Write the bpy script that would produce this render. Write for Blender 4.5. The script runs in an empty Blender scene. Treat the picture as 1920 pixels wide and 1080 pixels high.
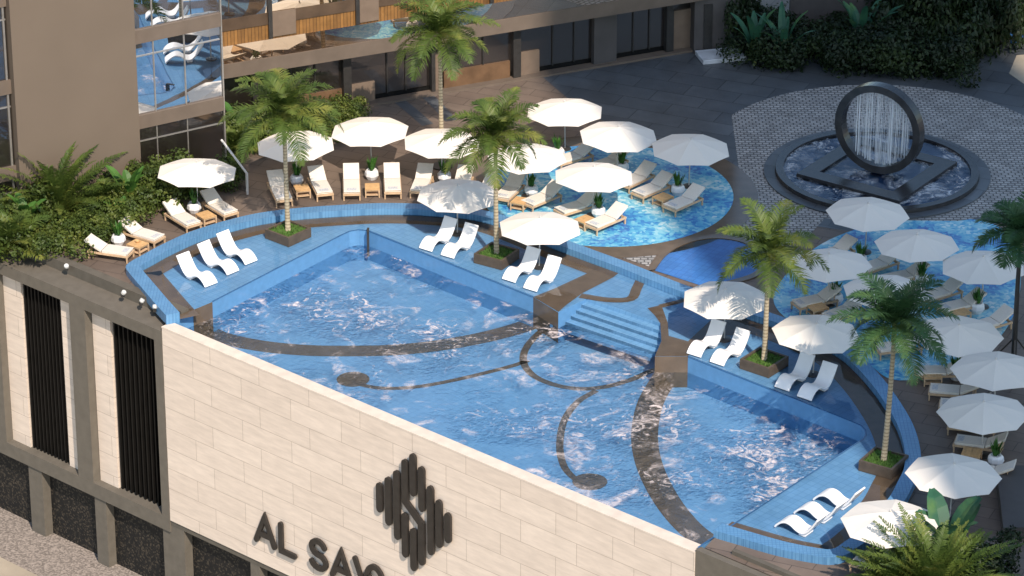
import bpy, math, random
from mathutils import Vector, Matrix
from mathutils.geometry import tessellate_polygon
R = math.radians
S = bpy.context.scene
COL = S.collection
random.seed(7)

# ------------------------------------------------------------------ camera
TH = R(25.5); F = 7000.0; D = 150.0
CAM = Vector((0, -D*math.cos(TH), D*math.sin(TH)))
FW = Vector((0, math.cos(TH), -math.sin(TH))); UP = Vector((0, math.sin(TH), math.cos(TH))); RT = Vector((1, 0, 0))
cd = bpy.data.cameras.new('camera'); cam = bpy.data.objects.new('camera', cd); COL.objects.link(cam)
cam.location = CAM; cam.rotation_euler = (math.pi/2-TH, 0, 0)
cd.sensor_width = 36; cd.lens = 36*F/1920; cd.clip_start = 1; cd.clip_end = 4000
S.camera = cam

def ray(px, py): return (RT*((px-960)/F) + UP*((540-py)/F) + FW)
def P(px, py, z=0.0):
    d = ray(px, py); t = (z-CAM.z)/d.z
    return CAM + d*t
def on_plane(px, py, p0, n):
    d = ray(px, py); t = (p0-CAM).dot(n)/d.dot(n)
    return CAM + d*t
def scale_at(p): return F/((p-CAM).dot(FW))
def zat(p, py):                       # height above the plan point p that shows at image row py
    lo, hi = -30.0, 60.0
    for _ in range(50):
        m = (lo+hi)/2; q = Vector((p.x, p.y, m))-CAM
        y = 540-F*q.dot(UP)/q.dot(FW)
        if y > py: lo = m
        else: hi = m
    return lo

# ------------------------------------------------------------------ materials
def nn(t, typ, **kw):
    n = t.nodes.new(typ)
    for k, v in kw.items(): setattr(n, k, v)
    return n
def newmat(name):
    m = bpy.data.materials.new(name); m.use_nodes = True
    t = m.node_tree; t.nodes.clear()
    o = nn(t, 'ShaderNodeOutputMaterial'); b = nn(t, 'ShaderNodeBsdfPrincipled')
    t.links.new(b.outputs[0], o.inputs[0])
    return m, t, b, o
def c4(c): return (c[0], c[1], c[2], 1)
def setspec(b, v): b.inputs['Specular IOR Level'].default_value = v
def mat(name, col, rough=.6, spec=.4, var=.15, scale=3.0, bump=0.0, bscale=30, metal=0, var2=0.0):
    m, t, b, o = newmat(name)
    tc = nn(t, 'ShaderNodeTexCoord')
    n1 = nn(t, 'ShaderNodeTexNoise'); n1.inputs['Scale'].default_value = scale; n1.inputs['Detail'].default_value = 6
    t.links.new(tc.outputs['Object'], n1.inputs['Vector'])
    r = nn(t, 'ShaderNodeValToRGB')
    r.color_ramp.elements[0].position = .3; r.color_ramp.elements[1].position = .7
    r.color_ramp.elements[0].color = c4([x*(1-var) for x in col]); r.color_ramp.elements[1].color = c4([min(1, x*(1+var)) for x in col])
    t.links.new(n1.outputs['Fac'], r.inputs[0]); t.links.new(r.outputs[0], b.inputs['Base Color'])
    b.inputs['Roughness'].default_value = rough; setspec(b, spec); b.inputs['Metallic'].default_value = metal
    if bump:
        n2 = nn(t, 'ShaderNodeTexNoise'); n2.inputs['Scale'].default_value = bscale; n2.inputs['Detail'].default_value = 4
        t.links.new(tc.outputs['Object'], n2.inputs['Vector'])
        bp = nn(t, 'ShaderNodeBump'); bp.inputs['Strength'].default_value = bump; bp.inputs['Distance'].default_value = .03
        t.links.new(n2.outputs['Fac'], bp.inputs['Height']); t.links.new(bp.outputs[0], b.inputs['Normal'])
    return m
def brickmat(name, c1, c2, mortar, w, h, ms=.02, rough=.5, spec=.4, rot=0, plane='XY', noise=.12, nscale=1.5, stretch=1, offset=.5, bump=.3, bias=0):
    m, t, b, o = newmat(name)
    tc = nn(t, 'ShaderNodeTexCoord')
    src = tc.outputs['Object']
    if plane == 'XZ':
        sp = nn(t, 'ShaderNodeSeparateXYZ'); cb = nn(t, 'ShaderNodeCombineXYZ')
        t.links.new(src, sp.inputs[0]); t.links.new(sp.outputs[0], cb.inputs[0]); t.links.new(sp.outputs[2], cb.inputs[1]); src = cb.outputs[0]
    mp = nn(t, 'ShaderNodeMapping'); mp.inputs['Rotation'].default_value = (0, 0, rot); t.links.new(src, mp.inputs[0])
    br = nn(t, 'ShaderNodeTexBrick'); br.offset = offset
    br.inputs['Color1'].default_value = c4(c1); br.inputs['Color2'].default_value = c4(c2); br.inputs['Mortar'].default_value = c4(mortar)
    br.inputs['Scale'].default_value = 1; br.inputs['Brick Width'].default_value = w; br.inputs['Row Height'].default_value = h
    br.inputs['Mortar Size'].default_value = ms; br.inputs['Mortar Smooth'].default_value = .1; br.inputs['Bias'].default_value = bias
    t.links.new(mp.outputs[0], br.inputs[0])
    ms_ = nn(t, 'ShaderNodeMapping'); ms_.inputs['Scale'].default_value = (1, stretch, 1); t.links.new(mp.outputs[0], ms_.inputs[0])
    n1 = nn(t, 'ShaderNodeTexNoise'); n1.inputs['Scale'].default_value = nscale; n1.inputs['Detail'].default_value = 8; n1.inputs['Roughness'].default_value = .65
    t.links.new(ms_.outputs[0], n1.inputs['Vector'])
    mr = nn(t, 'ShaderNodeMapRange'); mr.inputs['From Min'].default_value = .3; mr.inputs['From Max'].default_value = .7
    mr.inputs['To Min'].default_value = 1-noise; mr.inputs['To Max'].default_value = 1+noise; t.links.new(n1.outputs['Fac'], mr.inputs[0])
    mx = nn(t, 'ShaderNodeVectorMath', operation='SCALE'); t.links.new(br.outputs['Color'], mx.inputs[0]); t.links.new(mr.outputs[0], mx.inputs['Scale'])
    t.links.new(mx.outputs[0], b.inputs['Base Color'])
    b.inputs['Roughness'].default_value = rough; setspec(b, spec)
    if bump:
        bp = nn(t, 'ShaderNodeBump'); bp.inputs['Strength'].default_value = bump; bp.inputs['Distance'].default_value = .02; bp.invert = True
        t.links.new(br.outputs['Fac'], bp.inputs['Height']); t.links.new(bp.outputs[0], b.inputs['Normal'])
    return m
def leafmat(name, c1, c2, c3, scale=1.2, trans=.25):
    m, t, b, o = newmat(name)
    tc = nn(t, 'ShaderNodeTexCoord'); n1 = nn(t, 'ShaderNodeTexNoise'); n1.inputs['Scale'].default_value = scale; n1.inputs['Detail'].default_value = 5
    t.links.new(tc.outputs['Object'], n1.inputs['Vector'])
    r = nn(t, 'ShaderNodeValToRGB'); e = r.color_ramp.elements
    e[0].position = .3; e[0].color = c4(c1); e[1].position = .72; e[1].color = c4(c3); k = e.new(.52); k.color = c4(c2)
    t.links.new(n1.outputs['Fac'], r.inputs[0]); t.links.new(r.outputs[0], b.inputs['Base Color'])
    b.inputs['Roughness'].default_value = .5; setspec(b, .35)
    tr = nn(t, 'ShaderNodeBsdfTranslucent'); t.links.new(r.outputs[0], tr.inputs[0])
    mx = nn(t, 'ShaderNodeMixShader'); mx.inputs[0].default_value = trans
    t.links.new(b.outputs[0], mx.inputs[1]); t.links.new(tr.outputs[0], mx.inputs[2]); t.links.new(mx.outputs[0], o.inputs[0])
    return m
def glassmat(name, base, refl, refl_col, rough=.0, wav=.0):
    """Coated facade glass seen from outside: dark room behind plus a mirror coat."""
    m, t, b, o = newmat(name)
    b.inputs['Base Color'].default_value = c4(base); b.inputs['Roughness'].default_value = .4
    g = nn(t, 'ShaderNodeBsdfGlossy'); g.inputs['Color'].default_value = c4(refl_col); g.inputs['Roughness'].default_value = rough
    if wav:
        tc = nn(t, 'ShaderNodeTexCoord'); n = nn(t, 'ShaderNodeTexNoise'); n.inputs['Scale'].default_value = .6
        t.links.new(tc.outputs['Object'], n.inputs['Vector'])
        bp = nn(t, 'ShaderNodeBump'); bp.inputs['Strength'].default_value = wav; bp.inputs['Distance'].default_value = .05
        t.links.new(n.outputs['Fac'], bp.inputs['Height']); t.links.new(bp.outputs[0], g.inputs['Normal'])
    mx = nn(t, 'ShaderNodeMixShader'); mx.inputs[0].default_value = refl
    t.links.new(b.outputs[0], mx.inputs[1]); t.links.new(g.outputs[0], mx.inputs[2]); t.links.new(mx.outputs[0], o.inputs[0])
    return m
def watermat(name, tint, wave=.5, wscale=2.2, glint_foam=.0, glint_foam_scale=.35, glint=1.0, seed=0.0, glint_foam_col=(.84, .73, .69), cov=0.0):
    m, t, b, o = newmat(name); t.nodes.remove(b)
    tc = nn(t, 'ShaderNodeTexCoord'); mp = nn(t, 'ShaderNodeMapping'); mp.inputs['Location'].default_value = (seed, seed*.7, 0)
    t.links.new(tc.outputs['Object'], mp.inputs[0])
    w1 = nn(t, 'ShaderNodeTexNoise'); w1.inputs['Scale'].default_value = wscale; w1.inputs['Detail'].default_value = 4; w1.inputs['Distortion'].default_value = 1.2
    t.links.new(mp.outputs[0], w1.inputs['Vector'])
    msk = nn(t, 'ShaderNodeTexNoise'); msk.inputs['Scale'].default_value = glint_foam_scale; msk.inputs['Detail'].default_value = 2; msk.inputs['Distortion'].default_value = .6
    t.links.new(mp.outputs[0], msk.inputs['Vector'])
    mr = nn(t, 'ShaderNodeMapRange'); mr.inputs['From Min'].default_value = .42; mr.inputs['From Max'].default_value = .68; t.links.new(msk.outputs['Fac'], mr.inputs[0])
    amp = nn(t, 'ShaderNodeMath', operation='MULTIPLY_ADD'); t.links.new(mr.outputs[0], amp.inputs[0]); amp.inputs[1].default_value = wave; amp.inputs[2].default_value = wave*.2
    bp = nn(t, 'ShaderNodeBump'); bp.inputs['Distance'].default_value = .12
    t.links.new(w1.outputs['Fac'], bp.inputs['Height']); t.links.new(amp.outputs[0], bp.inputs['Strength'])
    tr = nn(t, 'ShaderNodeBsdfTransparent'); tr.inputs[0].default_value = c4(tint)
    g = nn(t, 'ShaderNodeBsdfGlossy'); g.inputs['Roughness'].default_value = .02; g.inputs['Color'].default_value = (1, 1, 1, 1)
    t.links.new(bp.outputs[0], g.inputs['Normal'])
    fr = nn(t, 'ShaderNodeFresnel'); fr.inputs['IOR'].default_value = 1.33; t.links.new(bp.outputs[0], fr.inputs['Normal'])
    fm = nn(t, 'ShaderNodeMath', operation='MULTIPLY'); fm.use_clamp = True; t.links.new(fr.outputs[0], fm.inputs[0]); fm.inputs[1].default_value = glint
    mx = nn(t, 'ShaderNodeMixShader'); t.links.new(fm.outputs[0], mx.inputs[0]); t.links.new(tr.outputs[0], mx.inputs[1]); t.links.new(g.outputs[0], mx.inputs[2])
    last = mx
    if glint_foam:  # diffuse patches: painted reflections and glints on the pool, real foam on the fountain
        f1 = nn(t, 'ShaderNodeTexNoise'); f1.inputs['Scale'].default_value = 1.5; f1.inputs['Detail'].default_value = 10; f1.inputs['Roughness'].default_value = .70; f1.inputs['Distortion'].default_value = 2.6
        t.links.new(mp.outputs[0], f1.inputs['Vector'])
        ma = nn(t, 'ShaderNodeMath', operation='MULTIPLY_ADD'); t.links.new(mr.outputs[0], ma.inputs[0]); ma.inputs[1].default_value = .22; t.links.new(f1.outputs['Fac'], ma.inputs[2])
        fr2 = nn(t, 'ShaderNodeMapRange'); fr2.inputs['From Min'].default_value = .675; fr2.inputs['From Max'].default_value = .83; fr2.inputs['To Max'].default_value = glint_foam
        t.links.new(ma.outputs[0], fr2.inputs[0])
        df = nn(t, 'ShaderNodeBsdfDiffuse'); df.inputs[0].default_value = c4(glint_foam_col); t.links.new(bp.outputs[0], df.inputs['Normal'])
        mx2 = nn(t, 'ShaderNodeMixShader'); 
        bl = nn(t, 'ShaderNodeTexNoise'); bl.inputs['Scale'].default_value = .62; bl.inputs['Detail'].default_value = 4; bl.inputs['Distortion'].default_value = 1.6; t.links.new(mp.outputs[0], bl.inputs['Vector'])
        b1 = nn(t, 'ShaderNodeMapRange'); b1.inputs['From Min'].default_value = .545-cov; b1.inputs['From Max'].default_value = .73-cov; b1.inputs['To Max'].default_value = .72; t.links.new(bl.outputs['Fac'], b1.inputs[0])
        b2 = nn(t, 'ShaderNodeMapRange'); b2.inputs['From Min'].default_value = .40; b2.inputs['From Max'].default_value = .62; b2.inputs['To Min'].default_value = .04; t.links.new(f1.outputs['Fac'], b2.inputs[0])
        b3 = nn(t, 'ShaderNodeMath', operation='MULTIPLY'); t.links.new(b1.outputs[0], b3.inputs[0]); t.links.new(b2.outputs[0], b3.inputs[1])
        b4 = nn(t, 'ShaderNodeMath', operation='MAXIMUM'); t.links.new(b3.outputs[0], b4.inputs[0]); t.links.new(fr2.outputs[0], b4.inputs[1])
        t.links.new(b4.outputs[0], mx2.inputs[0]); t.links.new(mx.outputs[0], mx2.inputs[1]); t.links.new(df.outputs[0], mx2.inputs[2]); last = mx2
    t.links.new(last.outputs[0], o.inputs[0])
    return m
def mosaicmat(name):
    m, t, b, o = newmat(name)
    tc = nn(t, 'ShaderNodeTexCoord')
    v = nn(t, 'ShaderNodeTexVoronoi'); v.inputs['Scale'].default_value = 6.5; t.links.new(tc.outputs['Object'], v.inputs['Vector'])
    n = nn(t, 'ShaderNodeTexNoise'); n.inputs['Scale'].default_value = .55; n.inputs['Detail'].default_value = 3; t.links.new(tc.outputs['Object'], n.inputs['Vector'])
    sp = nn(t, 'ShaderNodeSeparateColor'); t.links.new(v.outputs['Color'], sp.inputs[0])
    ma = nn(t, 'ShaderNodeMath', operation='MULTIPLY_ADD'); t.links.new(sp.outputs[0], ma.inputs[0]); ma.inputs[1].default_value = .46; 
    m2 = nn(t, 'ShaderNodeMath', operation='MULTIPLY_ADD'); t.links.new(n.outputs['Fac'], m2.inputs[0]); m2.inputs[1].default_value = 1.8; m2.inputs[2].default_value = -.62
    t.links.new(m2.outputs[0], ma.inputs[2])
    r = nn(t, 'ShaderNodeValToRGB'); e = r.color_ramp.elements
    e[0].position = 0; e[0].color = (.03, .12, .38, 1); e[1].position = 1; e[1].color = (.66, .76, .76, 1)
    for p, c in ((.25, (.05, .23, .52, 1)), (.48, (.10, .40, .60, 1)), (.72, (.26, .56, .66, 1))):
        k = e.new(p); k.color = c
    t.links.new(ma.outputs[0], r.inputs[0]); t.links.new(r.outputs[0], b.inputs['Base Color'])
    b.inputs['Roughness'].default_value = .22; setspec(b, .5)
    return m

M = {}
M['pool'] = brickmat('pool_tile', (.150, .320, .51), (.130, .290, .48), (.10, .24, .41), .30, .30, .012, .12, .5, R(42), offset=0, noise=.10, nscale=.8, bump=.0)
M['floor'] = brickmat('pool_floor_tile', (.172, .350, .55), (.158, .330, .53), (.13, .29, .485), .30, .30, .012, .3, .4, R(42), offset=0, noise=.08, nscale=.5, bump=0)
M['poolwall'] = mat('pool_wall_tile', (.105, .255, .46), .2, .5, .06, 4)
M['coping'] = brickmat('coping_tile', (.115, .27, .46), (.10, .25, .44), (.075, .20, .37), .13, .13, .012, .25, .5, 0, offset=0, noise=.1)
M['brown'] = mat('brown_stone_tile', (.125, .092, .064), .14, .5, .16, 1.6, .0)
M['deck'] = brickmat('deck_paving', (.165, .128, .102), (.138, .105, .084), (.07, .055, .045), 1.5, .75, .018, .55, .4, R(24), noise=.26, nscale=.35)
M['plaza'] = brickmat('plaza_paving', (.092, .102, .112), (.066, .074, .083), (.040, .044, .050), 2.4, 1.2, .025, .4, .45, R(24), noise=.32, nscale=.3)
M['cobble'] = brickmat('cobble_setts', (.40, .39, .375), (.29, .285, .275), (.10, .097, .094), .30, .22, .03, .6, .3, R(0), noise=.25, nscale=1.2, bump=.6)
M['mosaic'] = mosaicmat('blue_mosaic')
M['pond'] = brickmat('pond_tile', (.065, .23, .54), (.055, .20, .50), (.045, .165, .43), .3, .3, .014, .15, .5, R(30), offset=0, noise=.2, nscale=.7, bump=0)
M['stone'] = brickmat('travertine_blocks', (.70, .597, .502), (.655, .555, .465), (.42, .35, .285), 2.7, .92, .011, .7, .25, 0, 'XZ', .11, .9, 5.5, offset=.37, bump=.5)
M['stonecap'] = mat('travertine_cap', (.68, .583, .487), .6, .3, .1, 2)
M['concrete'] = mat('grey_brown_concrete', (.115, .103, .084), .75, .25, .12, 2.5, .15, 25)
M['concrete2'] = mat('warm_concrete', (.135, .120, .098), .75, .25, .1, 2.5, .1, 25)
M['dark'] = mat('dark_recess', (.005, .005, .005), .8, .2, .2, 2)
M['louvre'] = mat('louvre_metal', (.007, .0065, .006), .5, .2, .2, 3)
M['pebble'] = None
M['tower'] = mat('tower_render', (.146, .115, .088), .8, .15, .05, .35, .05, 40)
M['band'] = mat('spandrel_render', (.138, .108, .085), .7, .2, .1, 1.5)
M['metal'] = mat('brushed_metal', (.45, .42, .38), .35, .5, .1, 5, metal=.7)
M['darkmetal'] = mat('dark_metal', (.03, .028, .026), .35, .5, .2, 5)
M['wood_panel'] = brickmat('orange_wood', (.25, .125, .038), (.17, .085, .028), (.06, .03, .012), .16, 9, .012, .45, .35, 0, 'XZ', .35, .8, offset=0, bump=.2)
M['wood_dark'] = mat('dark_wood', (.085, .056, .036), .5, .3, .3, 1.0)
M['panel'] = mat('tan_panel', (.17, .125, .092), .6, .3, .1, 2)
M['bay_glass'] = glassmat('bay_glass', (.012, .012, .014), .72, (.95, .97, 1), 0, .05)
M['low_glass'] = glassmat('low_glass', (.012, .009, .007), .13, (.9, .9, .95), 0, .05)
M['warm_glass'] = glassmat('warm_glass', (.06, .035, .02), .62, (1, .86, .70), 0, .05)
M['canvas'] = None
M['white_shell'] = mat('white_gelcoat', (.86, .85, .84), .3, .45, .02, 3)
M['cushion'] = mat('cream_cushion', (.70, .645, .565), .85, .2, .05, 14, .25, 60)
M['teak'] = mat('pale_teak', (.56, .39, .24), .55, .3, .15, 6)
M['teaktop'] = mat('teak_top', (.60, .37, .17), .5, .35, .18, 5)
M['towel'] = mat('towel_cloth', (.50, .51, .52), .9, .2, .25, 12)
M['pot'] = mat('white_pot', (.80, .80, .80), .4, .4, .04, 3)
M['plant'] = leafmat('pot_plant_leaf', (.025, .09, .015), (.05, .15, .025), (.10, .24, .04), 6)
M['planter'] = mat('planter_wood', (.085, .065, .048), .5, .3, .2, 3, .1, 20)
M['turf'] = mat('planter_turf', (.07, .14, .028), .8, .2, .35, 8, .6, 40)
M['trunk'] = mat('palm_trunk', (.34, .28, .19), .8, .2, .2, 4, .5, 20)
def trunkmat():
    m, t, b, o = newmat('palm_trunk_ringed')
    tc = nn(t, 'ShaderNodeTexCoord'); wv = nn(t, 'ShaderNodeTexWave'); wv.bands_direction = 'Z'; wv.inputs['Scale'].default_value = 2.2; wv.inputs['Distortion'].default_value = 1.5; wv.inputs['Detail'].default_value = 2
    t.links.new(tc.outputs['Object'], wv.inputs['Vector'])
    r = nn(t, 'ShaderNodeValToRGB'); e = r.color_ramp.elements; e[0].color = (.20, .155, .10, 1); e[1].position = .5; e[1].color = (.38, .32, .215, 1)
    t.links.new(wv.outputs['Fac'], r.inputs[0]); t.links.new(r.outputs[0], b.inputs['Base Color']); b.inputs['Roughness'].default_value = .8
    return m
M['trunk'] = trunkmat()
M['shaft'] = mat('palm_crownshaft', (.25, .28, .09), .5, .35, .2, 3)
M['palm'] = leafmat('palm_leaf', (.045, .085, .016), (.105, .155, .030), (.25, .25, .055), .9)
M['palm_dark'] = leafmat('palm_leaf_cool', (.025, .075, .030), (.055, .125, .045), (.12, .19, .055), .9)
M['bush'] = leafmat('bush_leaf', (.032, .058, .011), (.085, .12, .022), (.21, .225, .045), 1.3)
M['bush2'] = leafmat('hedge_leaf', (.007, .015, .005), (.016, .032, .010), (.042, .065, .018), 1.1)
M['banana'] = leafmat('banana_leaf', (.045, .12, .022), (.08, .19, .035), (.15, .27, .05), 1.0)
M['plantain'] = leafmat('plantain_leaf', (.02, .085, .05), (.035, .12, .065), (.10, .20, .06), 1.0)
M['fount_floor'] = mat('fountain_floor', (.016, .055, .13), .2, .5, .2, .8)
M['warm_panel'] = mat('warm_timber_panel', (.135, .078, .042), .5, .3, .25, 1.5)
M['signmetal'] = mat('sign_bronze', (.028, .024, .021), .45, .4, .2, 4)
M['basalt'] = mat('black_basalt', (.030, .029, .030), .25, .5, .3, 3)
M['ringstone'] = mat('ring_stone', (.035, .035, .037), .22, .5, .3, 2)
M['marble'] = mat('pale_marble', (.55, .57, .60), .3, .5, .25, 1.5)
M['sand'] = mat('street_paving', (.36, .31, .24), .85, .2, .12, .6, .3, 12)
M['ground'] = mat('far_ground', (.30, .26, .21), .9, .2, .15, .05)
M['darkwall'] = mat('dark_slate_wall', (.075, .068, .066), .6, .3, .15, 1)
M['lampwhite'] = mat('white_lamp_housing', (.55, .55, .53), .4, .4, .05, 5)
M['rail'] = mat('pale_rail', (.55, .53, .50), .35, .5, .05, 5)

def canvas():
    m, t, b, o = newmat('umbrella_canvas')
    b.inputs['Base Color'].default_value = (.85, .80, .72, 1); b.inputs['Roughness'].default_value = .85; setspec(b, .15)
    tc = nn(t, 'ShaderNodeTexCoord'); n = nn(t, 'ShaderNodeTexNoise'); n.inputs['Scale'].default_value = 2.5; t.links.new(tc.outputs['Object'], n.inputs['Vector'])
    bp = nn(t, 'ShaderNodeBump'); bp.inputs['Strength'].default_value = .12; bp.inputs['Distance'].default_value = .02; t.links.new(n.outputs['Fac'], bp.inputs['Height']); t.links.new(bp.outputs[0], b.inputs['Normal'])
    tr = nn(t, 'ShaderNodeBsdfTranslucent'); tr.inputs[0].default_value = (.62, .58, .52, 1)
    mx = nn(t, 'ShaderNodeMixShader'); mx.inputs[0].default_value = .12
    t.links.new(b.outputs[0], mx.inputs[1]); t.links.new(tr.outputs[0], mx.inputs[2]); t.links.new(mx.outputs[0], o.inputs[0])
    return m
M['canvas'] = canvas()
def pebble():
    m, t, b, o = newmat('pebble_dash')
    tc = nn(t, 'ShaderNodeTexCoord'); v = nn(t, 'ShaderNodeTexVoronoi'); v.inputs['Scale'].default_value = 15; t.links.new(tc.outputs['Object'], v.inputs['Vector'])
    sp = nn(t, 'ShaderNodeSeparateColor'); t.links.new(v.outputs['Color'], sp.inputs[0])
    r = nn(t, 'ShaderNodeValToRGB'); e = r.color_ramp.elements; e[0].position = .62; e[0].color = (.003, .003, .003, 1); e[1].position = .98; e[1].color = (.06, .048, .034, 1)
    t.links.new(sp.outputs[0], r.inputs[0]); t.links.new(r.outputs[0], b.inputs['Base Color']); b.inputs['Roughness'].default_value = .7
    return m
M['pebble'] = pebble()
def gravelmat():
    m, t, b, o = newmat('pale_gravel')
    tc = nn(t, 'ShaderNodeTexCoord'); v = nn(t, 'ShaderNodeTexVoronoi'); v.inputs['Scale'].default_value = 15; t.links.new(tc.outputs['Object'], v.inputs['Vector'])
    sp = nn(t, 'ShaderNodeSeparateColor'); t.links.new(v.outputs['Color'], sp.inputs[0])
    r = nn(t, 'ShaderNodeValToRGB'); e = r.color_ramp.elements; e[0].position = .1; e[0].color = (.15, .128, .11, 1); e[1].position = .9; e[1].color = (.34, .29, .25, 1)
    t.links.new(sp.outputs[0], r.inputs[0]); t.links.new(r.outputs[0], b.inputs['Base Color']); b.inputs['Roughness'].default_value = .9
    return m
M['gravel'] = gravelmat()
M['poolwater'] = watermat('pool_water', (.90, .96, 1), .5, 3.8, .8, .30, 1.0, 3.0)  # its pinkish patches are sky reflections and sun glints painted as colour
M['fountwater'] = watermat('fountain_water', (.9, .95, 1), .5, 3.0, .8, .5, 1.0, 9.0, (.60, .64, .68), .10)
M['film'] = watermat('shelf_film', (.97, .985, 1), .06, 2.0, 0, .4, 1.0, 5.0)
def strandmat():
    m, t, b, o = newmat('falling_water')
    b.inputs['Base Color'].default_value = (.85, .88, .92, 1); b.inputs['Roughness'].default_value = .15
    tr = nn(t, 'ShaderNodeBsdfTransparent'); mx = nn(t, 'ShaderNodeMixShader'); mx.inputs[0].default_value = .6
    t.links.new(tr.outputs[0], mx.inputs[1]); t.links.new(b.outputs[0], mx.inputs[2]); t.links.new(mx.outputs[0], o.inputs[0])
    return m
M['strand'] = strandmat()
def veilmat():
    m, t, b, o = newmat('water_veil')
    b.inputs['Base Color'].default_value = (.80, .84, .88, 1); b.inputs['Roughness'].default_value = .4
    tc = nn(t, 'ShaderNodeTexCoord'); mp = nn(t, 'ShaderNodeMapping'); mp.inputs['Scale'].default_value = (9, 9, .5); t.links.new(tc.outputs['Object'], mp.inputs[0])
    n = nn(t, 'ShaderNodeTexNoise'); n.inputs['Scale'].default_value = 1.5; n.inputs['Detail'].default_value = 4; t.links.new(mp.outputs[0], n.inputs['Vector'])
    mr = nn(t, 'ShaderNodeMapRange'); mr.inputs['From Min'].default_value = .38; mr.inputs['From Max'].default_value = .75; mr.inputs['To Max'].default_value = .65; t.links.new(n.outputs['Fac'], mr.inputs[0])
    tr = nn(t, 'ShaderNodeBsdfTransparent'); mx = nn(t, 'ShaderNodeMixShader'); t.links.new(mr.outputs[0], mx.inputs[0])
    t.links.new(tr.outputs[0], mx.inputs[1]); t.links.new(b.outputs[0], mx.inputs[2]); t.links.new(mx.outputs[0], o.inputs[0])
    return m
M['veil'] = veilmat()
def clearglass():
    m, t, b, o = newmat('clear_balustrade_glass'); t.nodes.remove(b)
    tr = nn(t, 'ShaderNodeBsdfTransparent'); tr.inputs[0].default_value = (.78, .83, .88, 1)
    g = nn(t, 'ShaderNodeBsdfGlossy'); g.inputs['Roughness'].default_value = .02
    mx = nn(t, 'ShaderNodeMixShader'); mx.inputs[0].default_value = .22; t.links.new(tr.outputs[0], mx.inputs[1]); t.links.new(g.outputs[0], mx.inputs[2]); t.links.new(mx.outputs[0], o.inputs[0])
    return m
M['clear'] = clearglass()

# ------------------------------------------------------------------ mesh helpers
class MB:
    def __init__(s): s.v = []; s.f = []
    def add(s, vs, fs):
        o = len(s.v); s.v += [tuple(x) for x in vs]; s.f += [tuple(i+o for i in f) for f in fs]; return s
    def box(s, x0, x1, y0, y1, z0, z1, mtx=None):
        vs = [Vector((x, y, z)) for z in (z0, z1) for x, y in ((x0, y0), (x1, y0), (x1, y1), (x0, y1))]
        if mtx is not None: vs = [mtx @ v for v in vs]
        return s.add(vs, [(3, 2, 1, 0), (4, 5, 6, 7), (0, 1, 5, 4), (1, 2, 6, 5), (2, 3, 7, 6), (3, 0, 4, 7)])
    def sheet(s, pts, z=None):
        pts = [Vector((p[0], p[1], z if z is not None else p[2])) for p in pts]
        tris = tessellate_polygon([[Vector((p.x, p.y, 0)) for p in pts]])
        fs = []
        for a, b, c in tris:
            n = (pts[b].x-pts[a].x)*(pts[c].y-pts[a].y)-(pts[b].y-pts[a].y)*(pts[c].x-pts[a].x)
            fs.append((a, b, c) if n > 0 else (a, c, b))
        return s.add(pts, fs)
    def prism(s, pts, z0, z1, bottom=False):
        s.sheet(pts, z1)
        if bottom: s.sheet(pts, z0)
        n = len(pts)
        for i in range(n):
            a, b = pts[i], pts[(i+1) % n]
            s.add([(a[0], a[1], z0), (b[0], b[1], z0), (b[0], b[1], z1), (a[0], a[1], z1)], [(0, 1, 2, 3)])
        return s
    def wallstrip(s, pts, z0, z1, closed=False):
        n = len(pts)
        for i in range(n if closed else n-1):
            a, b = pts[i], pts[(i+1) % n]
            s.add([(a[0], a[1], z0), (b[0], b[1], z0), (b[0], b[1], z1), (a[0], a[1], z1)], [(0, 1, 2, 3)])
        return s
    def tube(s, path, r, n=8, r1=None, cap=True):
        path = [Vector(p) for p in path]; k = len(path); o = len(s.v)
        for i, p in enumerate(path):
            d = (path[min(i+1, k-1)]-path[max(i-1, 0)]).normalized()
            a = d.cross(Vector((0, 0, 1)));  a = a.normalized() if a.length > 1e-3 else Vector((1, 0, 0)); b = d.cross(a)
            rr = r if r1 is None else r+(r1-r)*i/(k-1)
            for j in range(n):
                t = 2*math.pi*j/n; s.v.append(tuple(p+a*(rr*math.cos(t))+b*(rr*math.sin(t))))
        for i in range(k-1):
            for j in range(n):
                s.f.append((o+i*n+j, o+i*n+(j+1) % n, o+(i+1)*n+(j+1) % n, o+(i+1)*n+j))
        if cap: s.f.append(tuple(o+j for j in range(n))); s.f.append(tuple(o+(k-1)*n+j for j in reversed(range(n))))
        return s
    def lathe(s, prof, n=16, c=(0, 0, 0), a0=0):
        o = len(s.v); k = len(prof)
        for r, z in prof:
            for j in range(n):
                t = 2*math.pi*j/n+a0; s.v.append((c[0]+r*math.cos(t), c[1]+r*math.sin(t), c[2]+z))
        for i in range(k-1):
            for j in range(n):
                s.f.append((o+i*n+j, o+i*n+(j+1) % n, o+(i+1)*n+(j+1) % n, o+(i+1)*n+j))
        return s
    def build(s, name, m, parent=None, smooth=False, bevel=0):
        me = bpy.data.meshes.new(name); me.from_pydata(s.v, [], s.f); me.update()
        if m is not None: me.materials.append(m)
        if smooth:
            for p in me.polygons: p.use_smooth = True
        o = bpy.data.objects.new(name, me); COL.objects.link(o)
        if parent is not None: o.parent = parent
        if bevel:
            b = o.modifiers.new('b', 'BEVEL'); b.width = bevel; b.segments = 2; b.limit_method = 'ANGLE'
        return o
def tag(o, label, cat, group=None):
    o['label'] = label; o['category'] = cat
    if group: o['group'] = group
    return o
def struct(o): o['kind'] = 'structure'; return o
def empty(name, loc, rz, label, cat, group=None):
    o = bpy.data.objects.new(name, None); o.empty_display_size = .2; COL.objects.link(o)
    o.location = loc; o.rotation_euler = (0, 0, rz); return tag(o, label, cat, group)
KIDS = {}
def kids(o):
    return [c for c in bpy.data.objects if c.parent == o]
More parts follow.
